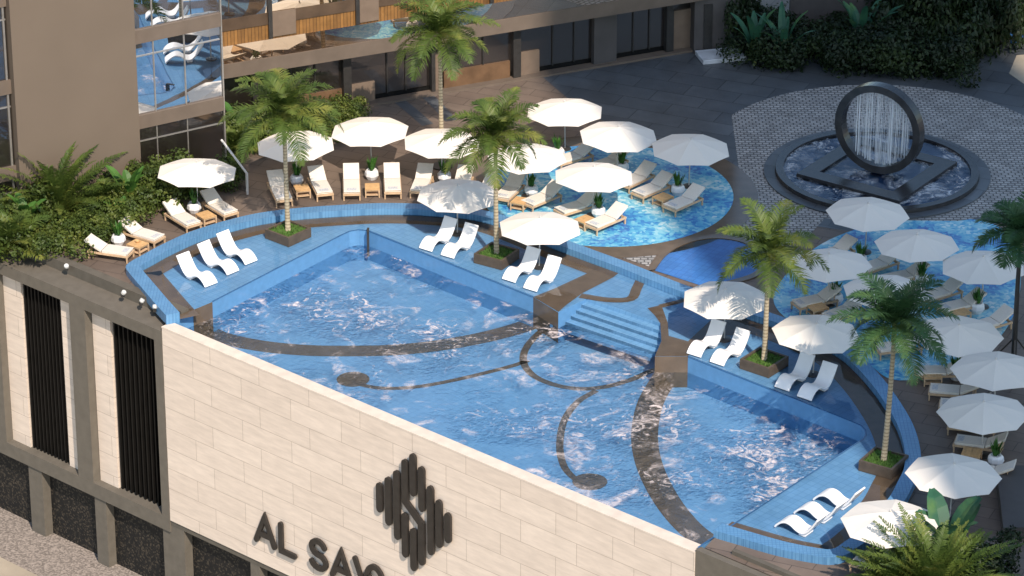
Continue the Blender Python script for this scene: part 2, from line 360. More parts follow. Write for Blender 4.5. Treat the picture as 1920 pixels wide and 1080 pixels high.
def dup(src, loc, rz, label, group=None, scale=None):
    r = src.copy(); COL.objects.link(r); r.location = loc; r.rotation_euler = (0, 0, rz); r['label'] = label
    if scale: r.scale = scale
    if group: r['group'] = group
    if src.name not in KIDS: KIDS[src.name] = [(c, kids(c)) for c in kids(src)]
    for c, g in KIDS[src.name]:
        d = c.copy(); COL.objects.link(d); d.parent = r
        for e in g:
            h = e.copy(); COL.objects.link(h); h.parent = d
    return r
def smooth(pts, n=6, closed=False):
    pts = [Vector(p) for p in pts]; out = []; k = len(pts)
    rng = range(k) if closed else range(k-1)
    for i in rng:
        p1, p2 = pts[i], pts[(i+1) % k]
        p0 = pts[i-1] if (i > 0 or closed) else p1*2-p2
        p3 = pts[(i+2) % k] if (i+2 < k or closed) else p2*2-p1
        for j in range(n):
            t = j/n
            out.append(.5*((2*p1)+(p2-p0)*t+(2*p0-5*p1+4*p2-p3)*t*t+(3*p1-p0-3*p2+p3)*t**3))
    if not closed: out.append(pts[-1])
    return out
def offset(pts, d):
    out = []; k = len(pts)
    for i, p in enumerate(pts):
        t = (pts[min(i+1, k-1)]-pts[max(i-1, 0)]); t.z = 0; t.normalize()
        out.append(Vector((p.x+t.y*d, p.y-t.x*d, 0)))      # to the right of travel
    return out
def ribbon_px(pxs, w, z, n=6):
    c = smooth([P(x, y, z) for x, y in pxs], n)
    a = offset(c, w/2); b = offset(c, -w/2); mb = MB(); k = len(c)
    vs = [(p.x, p.y, z) for p in a]+[(p.x, p.y, z) for p in b]
    mb.add(vs, [(i, i+1, k+i+1, k+i) for i in range(k-1)]); return mb
def clip(pts, a, nrm):
    out = []; k = len(pts)
    for i in range(k):
        p, q = pts[i], pts[(i+1) % k]; dp = (p-a).dot(nrm); dq = (q-a).dot(nrm)
        if dp >= 0: out.append(p)
        if dp*dq < 0: out.append(p+(q-p)*(dp/(dp-dq)))
    return out
def pxs(l, z=0): return [P(x, y, z) for x, y in l]

# ------------------------------------------------------------------ levels and the front line
ZC = .30          # coping top
ZW = -.70         # water of the deep pool
ZF = -1.35        # pool floor
ZS = -.12         # top of the stone wall
A = P(303, 612, ZS); B = P(1303, 1035, ZS)
WD = Vector((B.x-A.x, B.y-A.y, 0)).normalized()
WN = Vector((-WD.y, WD.x, 0))
if WN.dot(CAM-A) < 0: WN = -WN            # facing the street
WL = (B-A).length
def wuv(px, py, out=0.0):
    p = on_plane(px, py, A+WN*out, WN); return (p-A).dot(WD), p.z
def wp(u, v, out=0.0): q = A+WD*u+WN*out; return Vector((q.x, q.y, v))
ZB = wuv(318, 975)[1]                     # foot of the stone wall
GZ = zat(on_plane(72, 1002, A, WN), 1002)
print('WALL', WL, 'foot', ZB, 'street', GZ, 'angle', math.degrees(math.atan2(WD.y, WD.x)))

# ------------------------------------------------------------------ ground and deck
struct(MB().sheet([(-900, -700, GZ-.02), (900, -700, GZ-.02), (900, 1500, GZ-.02), (-900, 1500, GZ-.02)]).build('ground', M['ground']))
g0 = wp(-40, GZ, .3); g1 = wp(40, GZ, .3)
st = [wp(-40, GZ, -1.2), wp(45, GZ, -1.2), wp(45, GZ, 2.35), wp(-40, GZ, 2.35)]
struct(MB().sheet(st, GZ).build('gravel_strip', M['gravel']))
print('SAND', (P(40, 1060, GZ)-A).dot(WN), (P(0, 965, GZ)-A).dot(WN))
st = [wp(-40, GZ, 2.35), wp(45, GZ, 2.35), wp(45, GZ, 30), wp(-40, GZ, 30)]
struct(MB().sheet(st, GZ+.004).build('street_pavement', M['sand']))

COPE = [(311, 591), (290, 568), (262, 535), (241, 510), (236, 499), (247, 489), (267, 478), (300, 460), (350, 437), (400, 420), (433, 411), (470, 402), (520, 394), (580, 388),
        (640, 384), (700, 381), (760, 381), (820, 384), (880, 389), (940, 402), (1000, 424), (1053, 446), (1120, 471), (1180, 493), (1240, 517), (1290, 536), (1350, 556),
        (1420, 578), (1490, 602), (1550, 628), (1605, 659), (1655, 709), (1692, 760), (1715, 803), (1726, 845), (1725, 880), (1713, 907), (1697, 937), (1665, 977), (1630, 1010), (1608, 1026),
        (1588, 1039), (1562, 1045), (1532, 1043), (1460, 1029), (1372, 1004), (1338, 994)]
cope_out = smooth(pxs(COPE, ZC), 5)
for p in cope_out: p.z = 0
# outer edge clipped to stay behind the street face
cope_in = offset(cope_out, .58)
cope_mid = offset(cope_out, .3)
k = len(cope_out)
mb = MB()
for i in range(k-1):
    a, b, c, d = cope_out[i], cope_out[i+1], cope_in[i+1], cope_in[i]
    mb.add([(a.x, a.y, ZC), (b.x, b.y, ZC), (c.x, c.y, ZC), (d.x, d.y, ZC)], [(3, 2, 1, 0)])
    mb.add([(a.x, a.y, -.1), (b.x, b.y, -.1), (b.x, b.y, ZC), (a.x, a.y, ZC)], [(0, 1, 2, 3)])
    mb.add([(c.x, c.y, -.1), (d.x, d.y, -.1), (d.x, d.y, ZC), (c.x, c.y, ZC)], [(0, 1, 2, 3)])
for i in (0, k-1):
    a, d = cope_out[i], cope_in[i]; ze = -.42 if i == 0 else -.34; mb.add([(a.x, a.y, ze), (d.x, d.y, ze), (d.x, d.y, ZC), (a.x, a.y, ZC)], [(0, 1, 2, 3)])
struct(mb.build('pool_coping', M['coping']))

front_l = wp(-60, 0, -1.1); front_r = wp(WL+60, 0, -.3)
deck = [front_l, wp(-.15, 0, -1.1)]+cope_mid+[wp(WL+.2, 0, -.3), front_r, Vector((140, -40, 0)), Vector((140, 160, 0)), Vector((-140, 160, 0)), Vector((-140, 0, 0))]
struct(MB().sheet(deck, 0).build('pool_deck', M['deck']))

# deep pool plan (seen at shelf level)
DEEP_L = [(330, 594), (398, 566), (640, 441), (655, 434), (673, 431), (692, 433), (712, 441), (1000, 557), (1047, 586), (1100, 560)]
DEEP_R = [(1238, 606), (1240, 640), (1228, 668), (1290, 668), (1600, 792), (1614, 798), (1622, 806), (1624, 816), (1618, 824), (1309, 1027)]
deepL = pxs(DEEP_L); deepR = pxs(DEEP_R)
wl = wp((deepL[0]-A).dot(WD), 0, -.35); wr = wp((deepR[-1]-A).dot(WD), 0, -.35)
deep = deepL+deepR
# shelf floor = inside of the coping less the deep pool
ci = offset(cope_out, .45)
shelf = ci+list(reversed([ci[-1]]+[p for p in reversed(deep)]+[ci[0]]))[1:-1] if False else ci+list(reversed(deep))
struct(MB().sheet(shelf, 0).build('pool_shelf', M['pool']))
struct(MB().sheet(offset(cope_out, .5)+list(reversed(deep)), .035).build('shallow_water', M['film']))
mb = MB(); mb.wallstrip(deepL[1:], ZF, 0); mb.wallstrip(deepR, ZF, 0)
mb.wallstrip([deepL[0], deepL[1]], ZF, 0)
struct(mb.build('pool_basin_sides', M['poolwall']))
fl = [wp(-.05, 0, -.3)]+deepL+deepR+[wp(WL-.03, 0, -.3)]
struct(MB().sheet(fl, ZF).build('pool_floor', M['floor']))
wat = [wp(-.0, 0, -.52)]+deepL+deepR+[wp(WL, 0, -.52)]
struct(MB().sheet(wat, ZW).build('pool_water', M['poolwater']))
# steps between the two brown piers
T0, T1 = P(1100, 560), P(1238, 606); Q0, Q1 = P(1047, 586), P(1230, 666)
mb = MB(); NS = 5
td = (T1-T0).normalized(); nrm = Vector((td.y, -td.x, 0))
if nrm.y > 0: nrm = -nrm
for i in range(NS):
    z = -.14*(i+1); a0 = i/NS*1.0; 
    p0 = T0+nrm*(.32*i); p1 = T1+nrm*(.32*i); q0 = T0+nrm*(.32*(i+1)); q1 = T1+nrm*(.32*(i+1))
    p0 = p0+(Q0-T0)*0; ext0 = (Q0-T0).dot(td)*(i/NS); ext1 = ((Q0-T0).dot(td))*((i+1)/NS)
    p0 += td*(ext0-.5); q0 += td*(ext1-.5); p1 = p1+td*.7; q1 = q1+td*.7
    mb.add([(p0.x, p0.y, z), (p1.x, p1.y, z), (q1.x, q1.y, z), (q0.x, q0.y, z)], [(3, 2, 1, 0)])
    mb.add([(q0.x, q0.y, z-.14), (q1.x, q1.y, z-.14), (q1.x, q1.y, z), (q0.x, q0.y, z)], [(0, 1, 2, 3)])
    mb.add([(p0.x, p0.y, z), (p1.x, p1.y, z), (p1.x, p1.y, z+.14), (p0.x, p0.y, z+.14)], [(0, 1, 2, 3)])
struct(mb.build('pool_steps', M['pool']))

def nosing(pts, w=.07, z=.016):
    a = offset(pts, w/2); b = offset(pts, -w/2); n = len(pts); mb = MB()
    mb.add([(p.x, p.y, z) for p in a]+[(p.x, p.y, z) for p in b], [(i, i+1, n+i+1, n+i) for i in range(n-1)]); return mb
M['nosing'] = mat('edge_tile', (.045, .13, .27), .25, .5, .1, 3)
struct(nosing(deepL[1:8]).build('pool_edge_tile', M['nosing']))
struct(nosing(deepR[3:]).build('pool_edge_tile', M['nosing']))
# brown tile bands on the shelf
def band_along(i0, i1, w0, w1, z):
    a = offset(cope_out, w0)[i0:i1]; b = offset(cope_out, w1)[i0:i1]; n = len(a); mb = MB()
    mb.add([(p.x, p.y, z) for p in a]+[(p.x, p.y, z) for p in b], [(n+i, n+i+1, i+1, i) for i in range(n-1)]); return mb
def idx(px): 
    best = min(range(k), key=lambda i: (P(*px, ZC)-Vector((cope_out[i].x, cope_out[i].y, ZC))).length); return best
bandA = band_along(0, idx((1180, 493)), .57, 1.42, .006)
struct(bandA.build('brown_band', M['brown']))
struct(band_along(idx((1450, 588)), idx((1665, 977))+1, .57, 1.55, .006).build('brown_band', M['brown']))
struct(band_along(idx((1665, 977)), k, .57, 1.36, .008).build('brown_band', M['brown']))
mb = MB(); mb.sheet(pxs([(1113, 507), (1172, 503), (1150, 520), (1092, 550), (1062, 572), (1047, 585), (1000, 557), (1040, 541)]), .010)
struct(mb.build('brown_band', M['brown']))
struct(ribbon_px([(1088, 554), (1140, 562), (1182, 560), (1194, 540), (1207, 513)], .42, .012, 4).build('brown_band', M['brown']))
mb = MB(); mb.sheet(pxs([(1214, 578), (1240, 572), (1252, 605), (1254, 630), (1290, 640), (1304, 652), (1290, 668), (1228, 668), (1240, 640), (1238, 606), (1228, 592)]), .010)
struct(mb.build('brown_band', M['brown']))
struct(ribbon_px([(1238, 574), (1270, 566), (1310, 556)], .3, .008, 3).build('brown_band', M['brown']))
struct(MB().sheet(pxs([(1290, 640), (1335, 598), (1410, 590), (1440, 610), (1400, 628), (1345, 630), (1304, 652)]), .008).build('brown_band', M['brown']))
# brown faces of the piers
def facequad(p, q, z0, z1, out=.006):
    d = (q-p); d.z = 0; n = Vector((d.y, -d.x, 0)).normalized()
    if n.dot(CAM-p) < 0: n = -n
    p = p+n*out; q = q+n*out
    return MB().add([(p.x, p.y, z0), (q.x, q.y, z0), (q.x, q.y, z1), (p.x, p.y, z1)], [(0, 1, 2, 3)])
for a, b in (((362, 581), (398, 566)), ((1000, 557), (1047, 586)), ((1228, 668), (1290, 668))):
    struct(facequad(P(*a), P(*b), ZF, -.001).build('pier_face', M['brown']))

a_ = P(690, 438); o = MB().box(-.05, .05, -.10, .02, -1.0, .10, Matrix.Translation(a_)).box(-.05, .05, -.10, .30, .101, .14, Matrix.Translation(a_)).build('pool_skimmer', M['darkmetal']); tag(o, 'narrow dark fitting standing in the rounded far corner of the deep pool', 'fitting')
# brown inlay on the pool floor
inl = [([(352, 596), (390, 622), (430, 637), (500, 650), (580, 657), (660, 658), (740, 656), (820, 648), (900, 634), (970, 616), (1020, 597), (1060, 580)], .95),
       ([(640, 712), (665, 718), (700, 726), (740, 728), (790, 724), (850, 713), (910, 699), (960, 686), (990, 676)], .26),
       ([(1042, 602), (1010, 625), (988, 650), (981, 672), (988, 692), (1010, 710), (1050, 724), (1095, 729), (1140, 724), (1185, 711), (1215, 698), (1240, 690)], .30),
       ([(1118, 732), (1085, 752), (1062, 780), (1052, 810), (1050, 845), (1058, 875), (1075, 895), (1090, 903)], .28),
       ([(1268, 640), (1262, 680), (1245, 710), (1222, 750), (1211, 790), (1209, 830), (1217, 870), (1235, 912), (1262, 955), (1295, 992), (1330, 1018)], 1.02)]
for l, w in inl: struct(ribbon_px(l, w, ZF+.006, 6).build('floor_inlay', M['brown']))
for cx, cy, rx in ((662, 711, 31), (1106, 903, 33)):
    c = P(cx, cy, ZF+.01); r = rx/scale_at(c)
    struct(MB().sheet([c+Vector((r*math.cos(t*math.pi/14), r*math.sin(t*math.pi/14), 0)) for t in range(28)], ZF+.01).build('floor_inlay', M['brown']))

# ------------------------------------------------------------------ front of the building (street side)
def wall_frame(): return Matrix.Translation(Vector((A.x, A.y, 0))) @ Matrix(((WD.x, -WN.x, 0, 0), (WD.y, -WN.y, 0, 0), (0, 0, 1, 0), (0, 0, 0, 1)))
WM = wall_frame()      # local x along the wall, local -y out to the street, z up
def wbox(mb, u0, u1, o0, o1, z0, z1): return mb.box(u0, u1, -o1, -o0, z0, z1)
def wobj(mb, name, m, parent=None, bevel=0):
    o = mb.build(name, m, None, bevel=bevel)
    o.matrix_world = WM
    if parent is not None:
        o.parent = parent
    return o
def wroot(name, label, cat, group=None):
    o = bpy.data.objects.new(name, None); COL.objects.link(o); return tag(o, label, cat, group)

sw = wroot('stone_wall', 'long pale travertine block wall holding the pool and carrying the sign', 'wall')
wobj(wbox(MB(), 0, WL, -.5, 0, ZB, ZS-.06), 'block_face', M['stone'], sw)
wobj(wbox(MB(), -.0, WL, -.55, .012, ZS-.06, ZS), 'cap', M['stonecap'], sw)

# louvred facade to the left of the stone wall
lf = wroot('louvred_facade', 'grey framed podium facade with black louvre bays and stone strips', 'building')
zt = wuv(200, 560)[1]; 
u_at = lambda px, py: wuv(px, py)[0]
ztop = wuv(295, 640)[1]
zb1 = wuv(296, 625)[1]
print('beam', ztop, zb1)
ZBT = -.33; ZBB = ZBT-.52; ZLB = wuv(150, 893)[1]; ZLL = wuv(150, 918)[1]
print('lower beam', ZLB, ZLL)
UL = -26
wobj(wbox(MB(), UL, -.02, -1.1, .02, ZBB, ZBT), 'top_beam', M['concrete2'], lf)
wobj(wbox(MB(), UL, -.02, -1.5, -1.1, -.6, .12), 'kerb', M['concrete'], lf)
wobj(wbox(MB(), UL, -.02, -.7, .02, ZLL, ZLB), 'lower_beam', M['concrete2'], lf)
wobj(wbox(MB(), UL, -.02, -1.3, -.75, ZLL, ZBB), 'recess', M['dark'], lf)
def ubay(x): return u_at(x, 720)
piers = [(293, 311), (138, 166), (-25, 6)]
for a, b in piers:
    u0, u1 = ubay(a), ubay(b)
    wobj(wbox(MB(), u0, min(u1, -.02), -.72, .016, ZLB, ZBB), 'pier', M['concrete2'], lf)
for a, b in ((167, 200), (110, 138), (6, 38), (-60, -25)):
    wobj(wbox(MB(), ubay(a), ubay(b), -.74, -.35, ZLB, ZBB), 'stone_strip', M['stone'], lf)
for a, b in ((200, 293), (38, 110)):
    u0, u1 = ubay(a), ubay(b); mb = MB(); n = 11
    for i in range(n):
        u = u0+(u1-u0)*(i+.6)/n; wbox(mb, u-.035, u+.035, -.62, -.40, ZLB, ZBB)
    wobj(mb, 'louvre_slat', M['louvre'], lf)
# undercroft
uc = wroot('undercroft_wall', 'dark pebble-dashed wall in the shaded undercroft below the podium', 'wall')
wobj(wbox(MB(), UL, WL+30, -1.0, -.5, GZ, ZB-.26), 'wall_face', M['pebble'], uc)
wobj(wbox(MB(), UL, WL+30, -1.5, -.36, ZB-.3, ZB-.02) if False else wbox(MB(), -.02, WL+30, -1.1, -.05, ZB-.25, ZB-.004), 'soffit', M['concrete'], uc)
cols = [(54, 79), (178, 199), (306, 346), (470, 487)]
lab = ['slim grey column at the far end of the undercroft, under the first louvre bay', 'slim grey column under the second louvre bay', 'broad grey column under the corner of the stone wall', 'grey column in shade beneath the sign wall']
for (a, b), l in zip(cols, lab):
    u0 = u_at(a, (a-72)*.5+930); u1 = u_at(b, (b-72)*.5+930)
    o = wobj(wbox(MB(), u0, u1, -.49, -.06, GZ, (ZLL if b < 300 else ZB-.25)-.002), 'column', M['concrete2'])
    tag(o, l, 'column', 'columns of the undercroft')
for uu, l in ((u_at(560, 1075)+1.5, 'grey column further along beneath the sign wall, below the picture edge'),):
    pass
# right end beyond the stone wall
re_ = wroot('podium_parapet', 'brown concrete parapet beam beyond the end of the stone wall', 'wall')
wobj(wbox(MB(), WL+.01, WL+40, -.31, -.02, -1.1, -.03), 'beam', M['concrete2'], re_)
wobj(wbox(MB(), WL+1.2, WL+40, -.75, -.55, .003, .16), 'upstand', M['concrete'], re_)
wobj(wbox(MB(), WL+.01, WL+40, -.5, -.1, ZB, -1.1), 'wall_face', M['concrete'], re_)

# ------------------------------------------------------------------ sign and emblem
def stroke(mb, pts, w, d0, d1, closed=False):
    """rounded bar along pts (u,v); front at -d1, back at -d0"""
    pts = [Vector((p[0], p[1])) for p in pts]; n = len(pts); L = []; Rr = []
    for i in range(n):
        if closed: a, b = pts[i-1], pts[(i+1) % n]
        else: a, b = pts[max(i-1, 0)], pts[min(i+1, n-1)]
        p = pts[i]; d1_ = (p-a).normalized() if (p-a).length > 1e-6 else (b-p).normalized(); d2_ = (b-p).normalized() if (b-p).length > 1e-6 else d1_
        t = (d1_+d2_).normalized(); c = max(.5, t.dot(d1_)); nv = Vector((-t.y, t.x))*(w/2/c)
        L.append(p+nv); Rr.append(p-nv)
    out = []
    if not closed:
        e0 = (pts[0]-pts[1]).normalized(); e1 = (pts[-1]-pts[-2]).normalized(); s0, s1 = [], []
        for j in range(1, 5):
            t = math.pi*j/5
            s1.append(pts[-1]+(Vector((-e1.y, e1.x))*math.cos(t)+e1*math.sin(t))*(w/2))
            s0.append(pts[0]+(Vector((-e0.y, e0.x))*math.cos(t)+e0*math.sin(t))*(w/2))
        loop = L+s1+list(reversed(Rr))+s0
        m = len(loop); o = len(mb.v)
        for yy in (-d1, -d0):
            for q in loop: mb.v.append((q.x, yy, q.y))
        tris = tessellate_polygon([[Vector((q.x, q.y, 0)) for q in loop]])
        for a, b, c in tris: mb.f.append((o+a, o+b, o+c))
        for i in range(m): mb.f.append((o+i, o+(i+1) % m, o+m+(i+1) % m, o+m+i))
    else:
        o = len(mb.v)
        for yy in (-d1, -d0):
            for q in L+Rr: mb.v.append((q.x, yy, q.y))
        for i in range(n):
            j = (i+1) % n
            mb.f.append((o+i, o+j, o+n+j, o+n+i)); mb.f.append((o+i, o+j, o+2*n+j, o+2*n+i)); mb.f.append((o+n+i, o+n+j, o+3*n+j, o+3*n+i))
    return mb
Z7 = lambda x, y: wuv(440+x/4.5, 840+y/4.5, .2)
em = wroot('wall_emblem', 'dark bronze emblem of upright bars with a zigzag bar, fixed to the travertine wall', 'emblem')
bw = Z7(1316, 600)[0]-Z7(1254, 600)[0]
for x, y0, y1 in ((1210, 315, 530), (1283, 268, 640), (1355, 212, 760), (1492, 70, 395), (1565, 180, 525), (1640, 342, 890), (1712, 460, 830), (1787, 570, 790), (1425, 570, 910), (1497, 700, 1025)):
    p, q = Z7(x, y0+14), Z7(x, y1-14)
    wobj(stroke(MB(), [(p[0], p[1]), (p[0], q[1])], bw*.80, .06, .17), 'bar', M['signmetal'], em)
a, b, c, d = Z7(1425, 132), Z7(1425, 455), Z7(1568, 650), Z7(1568, 965)
wobj(stroke(MB(), [(a[0], a[1]), (a[0], b[1]), (d[0], c[1]), (d[0], d[1])], bw*.80, .06, .17), 'zigzag_bar', M['signmetal'], em)
sg = wroot('wall_sign', 'dark bronze lettering reading AL SAVO along the foot of the travertine wall', 'sign')
CH = Z7(380, 650)[1]-Z7(380, 868)[1]                       # cap height
top0 = Z7(245, 590)
vt = Z7(245, 590)[1]; vb = vt-CH; sw_ = CH*.21
um = lambda x, y: Z7(x, y)[0]
def letter(pl, closed=False):
    mb = MB()
    for i, p in enumerate(pl): stroke(mb, p, sw_*.93, .07+.002*i, .18+.003*i, closed)
    wobj(mb, 'letter', M['signmetal'], sg)
ua = um(245, 700); hw = CH*.42
letter([[(ua-hw, vb), (ua, vt), (ua+hw, vb)], [(ua-hw*.55, vb+CH*.3), (ua+hw*.55, vb+CH*.3)]])
ul = um(380, 760); letter([[(ul, vt), (ul, vb), (ul+CH*.62, vb)]])
us = um(695, 890)
sp_ = []
for i in range(13):
    t = R(20+i*(250/12)); sp_.append((us+CH*.30*math.cos(t), vb+CH*.745+CH*.255*math.sin(t)))
for i in range(1, 13):
    t = R(90-i*(250/12)); sp_.append((us+CH*.34*math.cos(t), vb+CH*.245+CH*.255*math.sin(t)))
letter([sp_])
ua2 = um(890, 1000); letter([[(ua2-hw, vb), (ua2, vt), (ua2+hw, vb)], [(ua2-hw*.55, vb+CH*.3), (ua2+hw*.55, vb+CH*.3)]])
uv_ = um(1010, 1000)+hw*.96; letter([[(uv_-hw, vt), (uv_, vb), (uv_+hw*.55, vb+CH*.55)]])
uo = um(1172, 1100); letter([[(uo+CH*.36*math.cos(t*math.pi/12), vb+CH*.5+CH*.5*math.sin(t*math.pi/12)) for t in range(24)]], True)

# ------------------------------------------------------------------ paving, islands, fountain plaza
c_is = P(1140, 365); r_is = 235/scale_at(c_is)
def disc(c, r, n=64, a=1.0): return [Vector((c.x+r*math.cos(2*math.pi*i/n), c.y+r*math.sin(2*math.pi*i/n)*a, 0)) for i in range(n)]
e0, e1 = P(980, 424), P(1290, 546); ev = (e1-e0).normalized(); en = Vector((-ev.y, ev.x, 0))
if en.y < 0: en = -en
e0 = e0+en*.1
struct(MB().sheet(clip(disc(c_is, r_is+1.05), e0, en), .018).build('island_rim_paving', M['brown']))
struct(MB().sheet(clip(disc(c_is, r_is), e0, en), .024).build('island_mosaic', M['mosaic']))
IS2 = [(1450, 560), (1480, 508), (1540, 458), (1620, 425), (1700, 405), (1790, 408), (1870, 424), (1908, 470), (1912, 550), (1885, 620), (1825, 672), (1745, 705), (1672, 712), (1620, 676), (1545, 628), (1478, 600)]
is2 = smooth(pxs(IS2), 5, True)
struct(MB().sheet(is2, .014).build('island_mosaic', M['mosaic']))
# far plaza in dark stone
pl = pxs([(1012, 140), (1100, 215), (1400, 330), (1480, 350), (1700, 404), (2050, 430), (2050, 20), (1280, 60)])
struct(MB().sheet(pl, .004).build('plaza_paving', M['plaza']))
c_f = P(1645, 308, .45); c_f.z = 0
c_p = P(1660, 285)
cob = disc(c_p, 330/scale_at(c_p), 72)
cob = clip(cob, P(1376, 250), Vector((1, -.0, 0)))
cob = clip(cob, P(1700, 414), Vector((.02, 1, 0)))
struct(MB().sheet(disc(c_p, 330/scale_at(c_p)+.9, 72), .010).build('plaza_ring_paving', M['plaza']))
struct(MB().sheet(cob, .016).build('cobble_circle', M['cobble']))
struct(MB().sheet(pxs([(1355, 350), (1430, 330), (1560, 395), (1510, 450), (1430, 470), (1330, 440), (1280, 445), (1330, 410)]), .012).build('cobble_patch', M['cobble']))
struct(MB().sheet(pxs([(1168, 484), (1243, 462), (1216, 500)]), .016).build('cobble_patch', M['cobble']))
struct(ribbon_px([(742, 184), (770, 206), (802, 234)], .55, .006, 3).build('paving_strip', M['plaza']))
struct(ribbon_px([(800, 178), (822, 200), (846, 226)], .55, .006, 3).build('paving_strip', M['plaza']))
# pond between the islands
POND = [(1228, 508), (1252, 478), (1290, 458), (1340, 449), (1390, 456), (1420, 475), (1426, 495), (1412, 514), (1370, 528), (1320, 538)]
pd = smooth(pxs(POND), 5)
cen = sum(pd, Vector())/len(pd)
rim = [p+(p-cen).normalized()*.32 for p in pd]
pe0 = P(1216, 512); 
mb = MB(); n = len(pd); mb.add([(p.x, p.y, .07) for p in rim]+[(p.x, p.y, .07) for p in pd], [(i, i+1, n+i+1, n+i) for i in range(n-1)]); mb.wallstrip(rim, 0, .07); mb.wallstrip(pd, 0, .07)
struct(mb.build('pond_rim', M['brown']))
struct(MB().sheet(pd, .018).build('pond_floor', M['pond']))
struct(MB().sheet(pd, .045).build('pond_water', M['film']))
# pale terrace right of the right-hand island
struct(MB().sheet(pxs([(1862, 1000), (1830, 905), (1905, 700), (1925, 560), (2100, 560), (2100, 1000)]), .006).build('terrace_paving', M['deck']))

struct(MB().sheet(pxs([(1892, 138), (1906, 104), (2060, 90), (2060, 180), (1930, 165)]), .012).build('painted_sun_patch', M['sand']))  # pale sheet that paints the sunlit far corner brighter than the paving around it
struct(MB().sheet(pxs([(1893, 62), (1990, 50), (1990, 74), (1895, 82)]), .02).build('far_pool_water', M['pond']))
# fountain
s_f = scale_at(c_f)
RF = 190/s_f
ft = empty('ring_fountain', (c_f.x, c_f.y, 0), 0, 'round black fountain basin with an upright stone ring and falling water', 'fountain')
MB().lathe([(RF+.02, .016), (RF, .26), (RF-.34, .26), (RF-.34, .05)], 72).build('basin_wall', M['basalt'], ft)
MB().lathe([(RF+.5, 0.016), (RF+.5, .08), (RF+.025, .08)], 72).build('basin_step', M['plaza'], ft)
MB().sheet(disc(Vector(), RF-.3, 64), .07).build('basin_floor', M['fount_floor'], ft)
MB().sheet(disc(Vector(), RF-.345, 64), .17).build('basin_water', M['fountwater'], ft)
ra = R(-49); hd = 2.42; fw_ = .72
mb = MB(); mt = Matrix.Rotation(R(55), 4, 'Z')
h = hd*1.04
mb.box(-h, h, -h, -h+fw_, .08, .30, mt); mb.box(-h, h, h-fw_, h, .08, .30, mt); mb.box(-h, -h+fw_, -h+fw_, h-fw_, .08, .30, mt); mb.box(h-fw_, h, -h+fw_, h-fw_, .08, .30, mt)
mb.build('square_frame', M['basalt'], ft)
MB().add([mt @ Vector((x, y, .22)) for x, y in ((-h+fw_, -h+fw_), (h-fw_, -h+fw_), (h-fw_, h-fw_), (-h+fw_, h-fw_))], [(0, 1, 2, 3)]).build('inner_water', M['fountwater'], ft)
rc = P(1649, 240, 2.25)-Vector((c_f.x, c_f.y, 0))
Ro, Ri, dep = 2.0, 1.68, .5
al = R(-31)
mb = MB(); nseg = 72; uax = Vector((math.cos(al), math.sin(al), 0)); nax = Vector((-math.sin(al), math.cos(al), 0))
for i in range(nseg):
    t = 2*math.pi*i/nseg; e = uax*math.cos(t)+Vector((0, 0, 1))*math.sin(t)
    for r_, dd in ((Ro, -dep/2), (Ro, dep/2), (Ri, dep/2), (Ri, -dep/2)): mb.v.append(tuple(rc+e*r_+nax*dd))
for i in range(nseg):
    j = (i+1) % nseg
    for q in range(4): mb.f.append((i*4+q, j*4+q, j*4+(q+1) % 4, i*4+(q+1) % 4))
mb.build('stone_ring', M['ringstone'], ft)
mb = MB()
for i in range(34):
    x = -1.25+2.65*random.random()**.75; hh = math.sqrt(max(.05, Ri*Ri-x*x)); w = random.choice((.007, .010, .014, .022))
    zt_ = hh-.02; zb_ = -hh+random.choice((.0, .1, .3, .9, 1.4))*random.random(); o_ = random.uniform(-.12, .12)
    p = rc+uax*x+nax*o_
    mb.add([(p-uax*w*.6)+Vector((0, 0, zt_)), (p+uax*w*.6)+Vector((0, 0, zt_)), (p+uax*w)+Vector((0, 0, zb_)), (p-uax*w)+Vector((0, 0, zb_)),
            (p-nax*w)+Vector((0, 0, zt_)), (p+nax*w)+Vector((0, 0, zt_)), (p+nax*w)+Vector((0, 0, zb_)), (p-nax*w)+Vector((0, 0, zb_))], [(0, 1, 2, 3), (4, 5, 6, 7)])
mb.build('water_curtain', M['strand'], ft)
mb = MB(); nx_ = 24
for i in range(nx_+1):
    x = -1.2+2.6*i/nx_; hh = math.sqrt(max(.05, Ri*Ri-x*x))-.03
    for q_ in (0, 1): mb.v.append(tuple(rc+uax*x+nax*(.05*math.sin(i*1.7))+Vector((0, 0, hh if q_ else -hh))))
for i in range(nx_): mb.f.append((2*i, 2*i+2, 2*i+3, 2*i+1))
mb.build('water_veil', M['veil'], ft)

# ------------------------------------------------------------------ tower on the left
tp = P(265, 347); TD = Vector((math.sin(R(59)), math.cos(R(59)), 0)); TN = Vector((TD.y, -TD.x, 0))
def plane_frame(o, d, n): return Matrix(((d.x, -n.x, 0, o.x), (d.y, -n.y, 0, o.y), (0, 0, 1, 0), (0, 0, 0, 1)))
TM = plane_frame(tp, TD, TN)
def tuv(px, py, out=0): p = on_plane(px, py, tp+TN*out, TN); return (p-tp).dot(TD), p.z
def fbox(mb, u0, u1, o0, o1, z0, z1): return mb.box(u0, u1, -o1, -o0, z0, z1)
def fobj(mb, name, m, mtx, parent):
    o = mb.build(name, m)
    if parent.type != 'MESH': o.matrix_world = mtx
    o.parent = parent; return o
tw = bpy.data.objects.new('hotel_tower', None); COL.objects.link(tw)
tag(tw, 'brown rendered tower with a mirrored glass bay above the planting', 'building')
HT = 34
uL, uR = tuv(27, 170, .4)[0], tuv(258, 170, .4)[0]; uE = tuv(411, 120)[0]; uF = tuv(415, 120)[0]
fobj(fbox(MB(), uL, uR, -.5, .42, -.02, HT), 'wall', M['tower'], TM, tw)
fobj(fbox(MB(), uL-14, uF, -9, -.52, -.02, HT), 'core', M['tower'], TM, tw)
